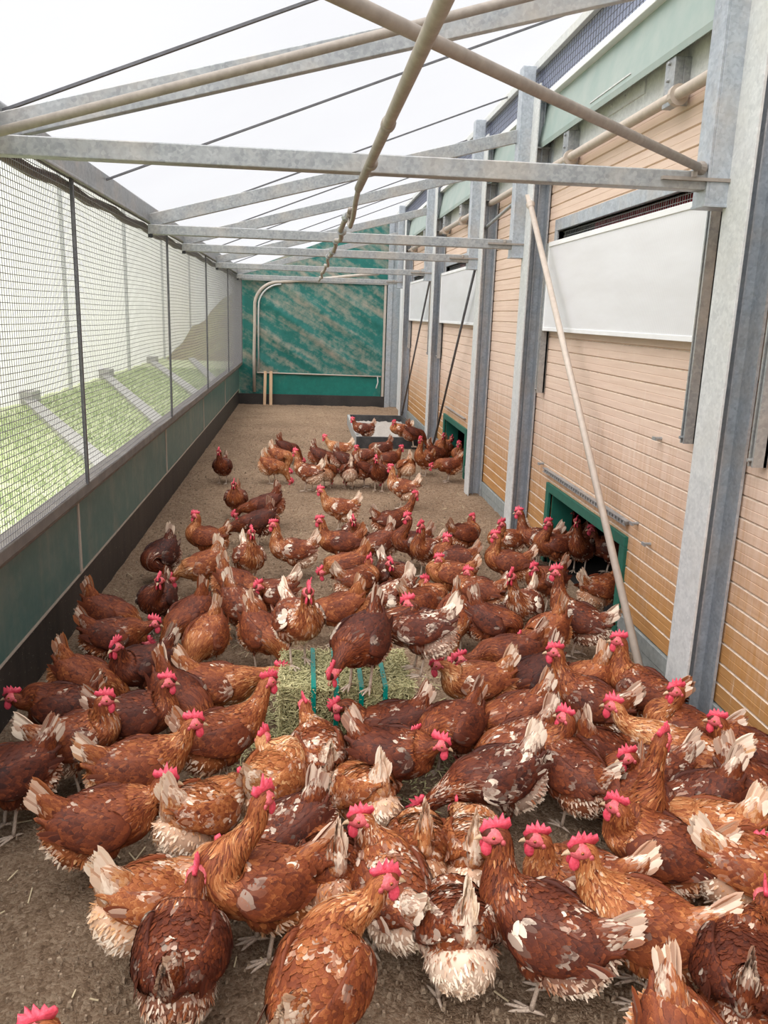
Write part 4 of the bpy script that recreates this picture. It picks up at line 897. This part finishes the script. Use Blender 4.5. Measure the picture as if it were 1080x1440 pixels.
HENS = [
    (0.759, 10.327, 0.050, 180, 0.731, 'up', 0, 1, 0.40, 0.50, 'dark brown hen standing at the left end of the grey sand tray', (0.178, 0.003, 0.387)),
    (1.236, 10.327, 0.050, 185, 0.731, 'up', 20, 2, 0.60, 0.55, 'light brown hen in the right part of the sand tray with raised tail', (0.111, 0.025, 0.356)),
    (1.372, 10.026, 0.050, 10, 0.731, 'peck', 0, 3, 0.35, 0.40, 'dark hen crouched at the right corner of the sand tray', None),
    (1.836, 10.630, 0.000, 190, 0.731, 'up', 0, 1, 0.38, 0.40, 'hen stepping out of the far doorway, highest head of that cluster', (0.127, 0.028, 0.353)),
    (1.627, 9.164, 0.000, 240, 0.731, 'up', 0, 2, 0.45, 0.40, 'hen in front of the far doorway facing the camera, left of a pair', (0.173, 0.028, 0.452)),
    (1.627, 9.357, 0.000, 245, 0.731, 'up', 0, 3, 0.50, 0.45, 'hen in front of the far doorway facing the camera, right of a pair', (0.117, 0.186, 0.397)),
    (1.751, 8.728, 0.000, 200, 0.731, 'tuck', 0, 1, 0.45, 0.40, 'hen half hidden by the third post beside the far doorway', (0.076, 0.026, 0.409)),
    (1.476, 8.101, 0.000, 188, 0.731, 'fwd', 20, 2, 0.48, 0.45, 'rusty hen walking left just below the far doorway', (0.235, 0.02, 0.226)),
    (1.270, 8.416, 0.000, 225, 0.731, 'high', 0, 3, 0.50, 0.40, 'upright hen left of the far doorway beside the dark brace rod', (0.12, 0.023, 0.535)),
    (1.467, 8.841, 0.000, 20, 0.731, 'peck', 0, 1, 0.42, 0.40, 'hen bent down between the upright hen and the far doorway', None),
    (-0.784, 7.879, 0.000, 262, 0.731, 'up', 0, 2, 0.30, 0.40, 'dark hen alone at far left facing the camera', (0.187, 0.002, 0.462)),
    (-0.541, 6.482, 0.000, 268, 0.731, 'tuck', 0, 3, 0.42, 0.35, 'crouched hen at far left just below the lone dark hen', (0.146, -0.004, 0.423)),
    (-0.305, 7.917, 0.000, 345, 0.731, 'peck', 0, 1, 0.62, 0.55, 'buff-bottomed hen pecking at the left end of the far cluster', None),
    (-0.246, 8.496, 0.000, 335, 0.731, 'low', 0, 2, 0.60, 0.55, 'buff hen behind the left end of the far cluster with pale tail', (0.164, -0.055, 0.035)),
    (-0.190, 9.011, 0.000, 10, 0.731, 'peck', 0, 3, 0.35, 0.40, 'dark hen rearmost at the left end of the far cluster, tail up', None),
    (0.048, 7.565, 0.000, 150, 0.770, 'up', 0, 1, 0.55, 0.65, 'streaky light hen with raised red head in the far cluster, feet showing', (0.179, -0.01, 0.459)),
    (0.235, 7.747, 0.000, 75, 0.693, 'peck', 0, 2, 0.62, 0.60, 'small buff hen seen from behind in the middle of the far cluster', None),
    (0.437, 7.713, 0.000, 97, 0.731, 'peck', 0, 3, 0.48, 0.70, 'hen with cream fluff seen from behind in the far cluster', None),
    (0.405, 9.024, 0.000, 172, 0.731, 'up', 0, 1, 0.66, 0.62, 'light orange hen with head up at the back of the far cluster', (0.221, 0.004, 0.397)),
    (0.188, 8.536, 0.000, 350, 0.731, 'peck', 0, 2, 0.36, 0.40, 'dark hen with pointed tail behind the streaky light hen', None),
    (0.421, 8.341, 0.000, 355, 0.731, 'peck', 0, 3, 0.34, 0.55, 'dark hen with a white streak bent down in the far cluster centre', None),
    (0.867, 9.071, 0.000, 192, 0.731, 'fwd', 0, 1, 0.38, 0.40, 'chestnut hen with raised tail in front of the sand tray', (0.192, 0.031, 0.182)),
    (0.650, 8.632, 0.000, 185, 0.693, 'mid', 0, 2, 0.45, 0.50, 'small hen between the chestnut hen and the far cluster centre', (0.106, 0.016, 0.359)),
    (0.723, 7.634, 0.000, 258, 0.755, 'up', 25, 3, 0.30, 0.40, 'dark upright hen facing the camera at the front of the far cluster', (0.197, -0.027, 0.438)),
    (0.601, 7.801, 0.000, 25, 0.731, 'peck', 0, 1, 0.42, 0.45, 'striped brown hen behind the dark upright far hen', None),
    (0.899, 8.426, 0.000, 18, 0.731, 'up', 0, 2, 0.44, 0.42, 'brown hen facing right beneath the front edge of the tray', (0.176, 0.001, 0.379)),
    (0.871, 6.905, 0.000, 152, 0.770, 'up', 0, 3, 0.58, 0.66, 'white-flecked orange hen at the right front of the far cluster', (0.153, -0.013, 0.445)),
    (1.032, 8.025, 0.000, 105, 0.731, 'peck', 0, 1, 0.64, 0.62, 'pale hen with tail up behind the white-flecked orange hen', None),
    (-0.290, 6.227, 0.000, 190, 0.770, 'peck', 0, 2, 0.34, 0.35, 'long dark red hen pecking leftwards, upper of two at far left', (0.285, -0.017, 0.149)),
    (-0.320, 5.690, 0.000, 190, 0.770, 'peck', 0, 3, 0.30, 0.45, 'dark hen with cream tail pecking leftwards, lower of two at far left', (0.313, -0.016, 0.125)),
    (0.289, 6.124, 0.000, 176, 0.755, 'up', 0, 1, 0.58, 0.60, 'orange mottled hen with head up in the open middle ground', (0.192, 0.001, 0.415)),
    (0.638, 5.735, 0.000, 22, 0.755, 'up', 10, 2, 0.42, 0.48, 'brown hen facing right in the open middle ground', (0.246, -0.01, 0.472)),
    (0.247, 5.127, 0.000, 180, 0.770, 'up', 0, 3, 0.45, 0.35, 'chestnut hen facing left with long neck, centre of the middle ground', (0.166, -0.001, 0.432)),
    (0.358, 5.412, 0.000, 280, 0.731, 'up', 0, 1, 0.40, 0.55, 'hen facing the camera behind the centre chestnut hen', (0.171, -0.065, 0.411)),
    (0.504, 5.164, 0.000, 205, 0.731, 'peck', 0, 2, 0.44, 0.62, 'hen with a white raised tail bent down in the middle ground', None),
    (0.256, 4.633, 0.000, 185, 0.770, 'low', 0, 3, 0.52, 0.35, 'rusty hen leaning left with pale tail tip, middle ground', (0.165, -0.001, 0.198)),
    (0.723, 5.166, 0.000, 200, 0.755, 'up', 0, 1, 0.36, 0.45, 'left hen of an upright pair right of the middle ground', (0.056, 0.034, 0.473)),
    (0.795, 4.971, 0.000, 225, 0.770, 'high', 0, 2, 0.45, 0.60, 'right hen of an upright pair, breast flecked with white', (0.125, 0.029, 0.472)),
    (1.115, 5.372, 0.000, 35, 0.755, 'up', 0, 3, 0.46, 0.45, 'hen looking right on bare litter near the third post', (0.121, 0.035, 0.365)),
    (0.950, 4.800, 0.000, 152, 0.770, 'up', 0, 1, 0.42, 0.40, 'hen looking left with its buff tail over bare litter', (0.067, -0.016, 0.377)),
    (0.865, 4.472, 0.000, 170, 0.770, 'up', 0, 2, 0.55, 0.35, 'rusty hen looking left just behind the crowd right of centre', (0.08, 0.02, 0.354)),
    (0.967, 4.171, 0.000, 150, 0.770, 'up', 0, 42, 0.48, 0.50, 'hen with head up left of the white-breasted hen near the doorway', (0.075, -0.01, 0.358)),
    (-0.863, 4.853, 0.000, 240, 0.770, 'peck', 0, 1, 0.22, 0.50, 'very dark hen by the left wall with pale tail pointing up', (0.043, 0.127, 0.084)),
    (-0.630, 5.242, 0.000, 165, 0.755, 'up', 0, 2, 0.52, 0.35, 'rusty hen with head up at the upper left of the crowd', (0.097, -0.024, 0.42)),
    (-0.746, 4.053, 0.000, 262, 0.770, 'up', 0, 45, 0.24, 0.45, 'dark hen facing the camera next to the black board', (0.152, 0.074, 0.425)),
    (-0.581, 4.640, 0.000, 200, 0.770, 'peck', 0, 1, 0.60, 0.55, 'tan hen with white tail pecking leftwards at upper left', (0.213, -0.019, 0.161)),
    (-0.327, 4.800, 0.000, 288, 0.770, 'up', 0, 2, 0.50, 0.72, 'white-mottled hen facing the camera at the upper left of the crowd', (0.165, -0.024, 0.49)),
    (-0.057, 4.942, 0.000, 182, 0.770, 'up', 0, 3, 0.52, 0.66, 'hen with pale raised tail looking left, upper centre left', (0.15, -0.006, 0.456)),
    (-0.355, 4.291, 0.000, 340, 0.770, 'peck', 0, 1, 0.50, 0.45, 'rusty hen with its back up and head hidden below the tan hen', None),
    (-0.543, 3.774, 0.000, 235, 0.809, 'peck', 0, 50, 0.44, 0.35, 'long rusty hen with pale tail, bent to the lower left', None),
    (-0.438, 3.545, 0.000, 250, 0.770, 'peck', 0, 51, 0.56, 0.40, 'tan-brown hen bent down right of the long rusty hen', None),
    (-0.306, 3.946, 0.000, 318, 0.785, 'peck', 0, 52, 0.48, 0.55, 'hen with a white-rooted tail at upper left of the crowd, bent right', None),
    (-0.178, 3.584, 0.000, 312, 0.785, 'peck', 0, 53, 0.50, 0.45, 'golden-backed hen bent right beside the left end of the bale', None),
    (-0.163, 4.128, 0.000, 205, 0.770, 'mid', 15, 54, 0.45, 0.62, 'hen with buff tail and low red head behind the bale, at left', (0.109, 0.067, 0.33)),
    (-0.949, 3.860, 0.000, 350, 0.770, 'peck', 0, 55, 0.46, 0.35, 'rusty-backed hen uppermost at the left wall with tail up', None),
    (-0.857, 3.569, 0.000, 5, 0.770, 'mid', 0, 56, 0.38, 0.42, 'dark brown hen with white-striped tail facing right by the left wall', (0.22, -0.017, 0.31)),
    (-0.659, 3.213, 0.000, 225, 0.809, 'up', 15, 57, 0.26, 0.42, 'big dark hen facing the camera with head held low, left side', (0.152, 0.022, 0.399)),
    (-0.870, 3.126, 0.000, 350, 0.770, 'peck', 0, 58, 0.50, 0.35, 'tan hen showing a pointed tail beside the black board', None),
    (-0.905, 2.877, 0.000, 182, 0.785, 'up', 0, 59, 0.34, 0.38, 'dark brown hen looking left against the black board', (0.176, 0.04, 0.307)),
    (-0.769, 2.616, 0.000, 12, 0.809, 'high', -5, 60, 0.48, 0.66, 'buff-speckled hen with striped neck and tall comb at left', (0.109, -0.02, 0.412)),
    (-0.599, 2.773, 0.000, 10, 0.809, 'up', 0, 61, 0.34, 0.40, 'dark rust hen with a big pink comb looking right at left', (0.123, -0.008, 0.392)),
    (-0.466, 2.920, 0.000, 318, 0.809, 'peck', 0, 62, 0.40, 0.40, 'dark-backed hen behind the big pink comb, head hidden', None),
    (-0.337, 3.031, 0.000, 355, 0.809, 'fwd', 0, 63, 0.55, 0.45, 'tan-backed hen with white tail pushing right towards the bale', None),
    (-0.281, 2.613, 0.000, 28, 0.832, 'up', 0, 64, 0.50, 0.42, 'rusty hen with a bright red head beside the left end of the bale', (0.207, -0.001, 0.429)),
    (-0.524, 2.425, 0.000, 12, 0.832, 'up', 0, 65, 0.52, 0.50, 'speckled brown hen facing right with upright pale tail, left', (0.198, -0.008, 0.395)),
    (-0.565, 2.123, 0.000, 8, 0.862, 'up', 0, 66, 0.46, 0.42, 'large glossy rust hen facing right in the left foreground', (0.193, -0.019, 0.368)),
    (-0.925, 2.385, 0.000, 215, 0.847, 'mid', 0, 67, 0.34, 0.42, 'dark red hen cut off by the left picture edge', None),
    (-0.295, 2.181, 0.000, 48, 0.809, 'low', 0, 68, 0.66, 0.72, 'pale-rumped hen with a white wing seen from behind at left', (0.236, 0.062, 0.225)),
    (-0.359, 1.808, 0.000, 28, 0.832, 'low', 0, 69, 0.68, 0.70, 'speckled buff hen with white tail bent right, lower left', (0.21, 0.073, 0.274)),
    (-0.272, 1.624, 0.000, 88, 0.847, 'up', 0, 70, 0.38, 0.56, 'dark rust hen seen from behind with a cream tail, lower left', (0.134, -0.02, 0.353)),
    (-0.389, 1.220, 0.000, 195, 0.847, 'up', 0, 71, 0.50, 0.45, 'hen showing only its comb at the bottom left edge', (0.064, -0.033, 0.466)),
    (-0.108, 1.828, 0.000, 200, 0.885, 'high', -150, 72, 0.54, 0.42, 'tall glossy orange-rust hen standing in the foreground left of centre', (-0.003, 0.014, 0.513)),
    (0.050, 1.512, 0.000, 66, 0.885, 'high', -55, 73, 0.58, 0.60, 'front centre hen with pink face in profile, back to the camera', (0.164, -0.093, 0.42)),
    (-0.041, 2.059, 0.000, 205, 0.809, 'peck', 0, 74, 0.36, 0.52, 'dark mottled round-backed hen right behind the tall orange hen', None),
    (-0.091, 2.366, 0.000, 62, 0.785, 'up', 0, 75, 0.72, 0.62, 'tan hen seen from behind left of the bale foot', (0.061, 0.087, 0.35)),
    (0.058, 2.519, 0.000, 103, 0.785, 'up', 0, 76, 0.56, 0.76, 'hen with cream bottom right in front of the bale', (0.173, 0.018, 0.364)),
    (0.202, 2.272, 0.000, 115, 0.785, 'peck', 0, 77, 0.68, 0.76, 'pale buff hen with a ruffled white tail seen from behind, centre', None),
    (0.313, 2.471, 0.000, 345, 0.832, 'mid', 0, 78, 0.36, 0.42, 'chestnut hen facing right in front of the bale, white tail', (0.176, -0.03, 0.317)),
    (0.338, 2.705, 0.000, 178, 0.770, 'low', 0, 79, 0.34, 0.42, 'dark hen pecking at the front of the bale', (0.25, -0.048, 0.308)),
    (0.548, 2.660, 0.000, 218, 0.809, 'mid', 0, 80, 0.38, 0.40, 'dark rust hen with a tall pointed buff tail right of the bale', (0.26, 0.03, 0.3)),
    (0.084, 1.921, 0.000, 98, 0.809, 'peck', 0, 81, 0.52, 0.60, 'round mottled hen with white tail feathers, centre foreground', None),
    (0.236, 1.817, 0.000, 108, 0.847, 'high', 75, 82, 0.54, 0.76, 'hen with head turned left and pale fluffy rear, centre foreground', (0.126, 0.039, 0.392)),
    (0.339, 1.989, 0.000, 86, 0.809, 'peck', 0, 83, 0.64, 0.60, 'light brown hen with a thin pale tail seen from behind, centre', None),
    (0.488, 1.959, 0.000, 76, 0.832, 'low', 0, 84, 0.66, 0.72, 'tan hen with cream skirt seen from behind, right of centre', (0.295, 0.078, 0.179)),
    (0.386, 1.665, 0.000, 88, 0.847, 'peck', 0, 85, 0.50, 0.84, 'hen with a big white rump seen from behind, front centre', None),
    (-0.014, 3.024, 0.285, 292, 0.770, 'up', -15, 86, 0.48, 0.68, 'white-patched hen facing the camera on the left end of the bale', (0.17, -0.021, 0.448)),
    (0.218, 2.797, 0.285, 238, 0.809, 'low', 0, 87, 0.30, 0.42, 'dark chestnut hen pecking down on the middle of the bale', (0.251, 0.007, 0.193)),
    (0.454, 2.921, 0.285, 165, 0.770, 'fwd', 0, 88, 0.34, 0.68, 'hen with fluffy pale bottom on the right end of the bale', (0.048, -0.027, 0.359)),
    (0.191, 3.901, 0.000, 178, 0.785, 'peck', 0, 89, 0.56, 0.35, 'rusty back of a hen crouched behind the bale', None),
    (0.312, 4.377, 0.000, 30, 0.755, 'up', 30, 3, 0.50, 0.55, 'hen with a red face behind the bale, left of a dark one', (0.108, 0.022, 0.358)),
    (0.527, 4.482, 0.000, 295, 0.755, 'up', 0, 1, 0.30, 0.50, 'dark hen facing the camera behind the bale', (0.104, -0.106, 0.37)),
    (0.487, 4.093, 0.000, 200, 0.770, 'peck', 0, 92, 0.45, 0.72, 'hen with ruffled white tail right behind the middle of the bale', None),
    (0.638, 4.033, 0.000, 25, 0.755, 'mid', 0, 93, 0.50, 0.45, 'rust hen with narrow tail behind the right end of the bale', (0.039, 0.077, 0.348)),
    (0.763, 3.780, 0.000, 258, 0.785, 'peck', 0, 94, 0.50, 0.55, 'rust hen with long buff tail right behind the bale end', None),
    (0.946, 3.706, 0.000, 330, 0.793, 'low', 0, 95, 0.36, 0.42, 'dark chestnut hen bent right in front of the white-breasted hen', (0.109, -0.021, 0.172)),
    (0.930, 3.304, 0.000, 190, 0.809, 'fwd', 0, 96, 0.40, 0.35, 'long chestnut hen stretching left with buff tail tip', (0.285, 0.021, 0.244)),
    (0.722, 3.021, 0.000, 176, 0.809, 'fwd', 0, 97, 0.58, 0.52, 'tan hen with frayed tail stretching left beside the bale', (0.193, 0.002, 0.331)),
    (0.980, 3.075, 0.000, 198, 0.793, 'peck', 0, 98, 0.26, 0.42, 'very dark hen squeezed between the long chestnut hen and a tan one', None),
    (1.149, 2.998, 0.000, 192, 0.793, 'peck', 0, 99, 0.60, 0.50, 'orange tan hen with a buff tail pecking under the leaning pole', None),
    (1.173, 3.572, 0.000, 215, 0.770, 'peck', 0, 100, 0.55, 0.42, 'rust hen bent down in the gap below the near doorway', (0.184, -0.038, 0.252)),
    (1.159, 3.931, 0.000, 238, 0.793, 'up', 0, 101, 0.44, 0.72, 'white-breasted hen with a bright comb near the doorway', (0.192, -0.04, 0.489)),
    (1.386, 3.715, 0.000, 142, 0.809, 'high', 30, 102, 0.40, 0.58, 'tall hen with white shoulder spots in front of the near doorway', (0.164, -0.005, 0.507)),
    (1.415, 4.393, 0.000, 205, 0.755, 'up', 0, 1, 0.38, 0.42, 'dark hen with pink comb between the white-breasted and tall hens', (0.152, 0.039, 0.353)),
    (1.266, 4.699, 0.000, 162, 0.770, 'up', 0, 2, 0.48, 0.38, 'rust hen with lowered pale-pink comb beside the second post', (0.105, -0.008, 0.447)),
    (1.387, 5.239, 0.000, 200, 0.755, 'tuck', 0, 3, 0.55, 0.62, 'hen with a pale tail leaning on the second post', (0.074, 0.031, 0.398)),
    (1.615, 5.242, 0.000, 172, 0.770, 'up', 0, 1, 0.40, 0.55, 'hen with a pale wing at the far edge of the near doorway', (0.18, -0.006, 0.473)),
    (1.677, 5.107, 0.000, 192, 0.770, 'up', 0, 2, 0.42, 0.42, 'hen in the near doorway, left of two with heads together', (0.077, 0.036, 0.443)),
    (1.861, 5.088, 0.000, 238, 0.770, 'up', 0, 3, 0.34, 0.42, 'dark chestnut hen in the middle of the near doorway', (0.18, -0.012, 0.501)),
    (1.906, 5.391, 0.000, 200, 0.755, 'up', 0, 1, 0.36, 0.42, 'hen behind the dark chestnut one, just inside the near doorway', (0.079, 0.048, 0.464)),
    (1.681, 4.218, 0.000, 22, 0.770, 'up', 0, 2, 0.54, 0.62, 'pale-winged hen stepping into the near doorway', None),
    (2.042, 5.058, 0.000, 170, 0.755, 'tuck', 0, 3, 0.34, 0.42, 'dim hen deep inside the near doorway', None),
    (1.377, 2.913, 0.000, 132, 0.832, 'high', 25, 112, 0.48, 0.42, 'tall hen with a pink comb standing beside the foot of the leaning pole', (0.133, -0.001, 0.452)),
    (1.126, 2.825, 0.000, 148, 0.832, 'high', 20, 113, 0.44, 0.50, 'long-necked hen with a big red wattle right of the tan pecking hen', (0.169, 0.007, 0.451)),
    (0.814, 2.732, 0.000, 182, 0.809, 'peck', 0, 114, 0.46, 0.48, 'mottled brown hen with its back level, right of the bale', None),
    (0.783, 2.541, 0.000, 182, 0.793, 'peck', 0, 115, 0.44, 0.55, 'brown hen with a cream tail behind the white-splashed dark hen', None),
    (0.637, 2.306, 0.000, 188, 0.862, 'low', 0, 116, 0.32, 0.74, 'large dark hen splashed with white pecking left, right of centre', None),
    (0.899, 2.346, 0.000, 118, 0.832, 'high', 15, 117, 0.42, 0.52, 'tall hen with its back to the camera and a whitish tail, right of centre', (0.069, -0.026, 0.419)),
    (1.055, 2.461, 0.000, 12, 0.793, 'peck', 0, 118, 0.42, 0.45, 'brown mottled back of a hen right of the tall one with whitish tail', None),
    (1.151, 2.319, 0.000, 182, 0.809, 'mid', 0, 119, 0.40, 0.62, 'hen with a pink comb and white neck patch peering left', (0.11, 0.053, 0.347)),
    (1.324, 2.400, 0.000, 145, 0.847, 'up', 0, 120, 0.66, 0.66, 'pale speckled tan hen with a white tail near the wall', (0.295, 0.022, 0.386)),
    (1.408, 2.595, 0.000, 155, 0.809, 'high', 25, 121, 0.50, 0.45, 'rusty upright hen standing against the nearest post', (0.048, 0.015, 0.43)),
    (1.561, 2.415, 0.000, 148, 0.809, 'high', 0, 122, 0.42, 0.48, 'hen by the grey planks at the right edge, red face looking left', (0.134, 0.028, 0.374)),
    (1.468, 2.196, 0.000, 320, 0.809, 'low', 0, 123, 0.44, 0.58, 'speckled dark hen at the right edge with its tail up', None),
    (1.253, 2.158, 0.000, 182, 0.809, 'peck', 0, 124, 0.36, 0.55, 'dark hen with a curled buff tail below the pale tan hen', None),
    (1.047, 2.134, 0.000, 250, 0.832, 'high', 150, 125, 0.44, 0.40, 'smooth rust hen with breast to the camera looking away at right', (0.112, 0.029, 0.569)),
    (1.205, 2.007, 0.000, 150, 0.832, 'low', 0, 126, 0.68, 0.56, 'light tan long-backed hen in the right middle of the crowd', None),
    (1.004, 1.930, 0.000, 155, 0.862, 'high', -20, 127, 0.46, 0.50, 'big speckled hen with a long neck turned away at right', (0.12, 0.039, 0.368)),
    (1.249, 1.838, 0.000, 355, 0.847, 'mid', -20, 128, 0.62, 0.68, 'tan hen at the right edge with its red head turned down', (0.024, 0.037, 0.285)),
    (0.845, 1.633, 0.000, 160, 0.878, 'high', 20, 129, 0.58, 0.52, 'large golden-brown hen with a white tail in the right foreground', (0.173, 0.013, 0.444)),
    (0.744, 1.800, 0.000, 168, 0.832, 'up', 0, 130, 0.52, 0.56, 'spotted hen with small comb behind the right foreground hens', (0.137, 0.017, 0.39)),
    (0.596, 1.627, 0.000, 152, 0.885, 'high', 25, 131, 0.38, 0.60, 'large dark rust hen with white breast patch in the right foreground', (0.147, -0.005, 0.482)),
    (1.018, 1.476, 0.000, 60, 0.878, 'mid', 0, 132, 0.36, 0.48, 'dark red hen cut off by the bottom right corner', (0.201, -0.041, 0.314)),
    (0.790, 1.251, 0.000, 280, 0.847, 'peck', 0, 133, 0.52, 0.55, 'hen showing only a pale pointed tail at the bottom right', None),
]
for h in HENS: hen(*h)
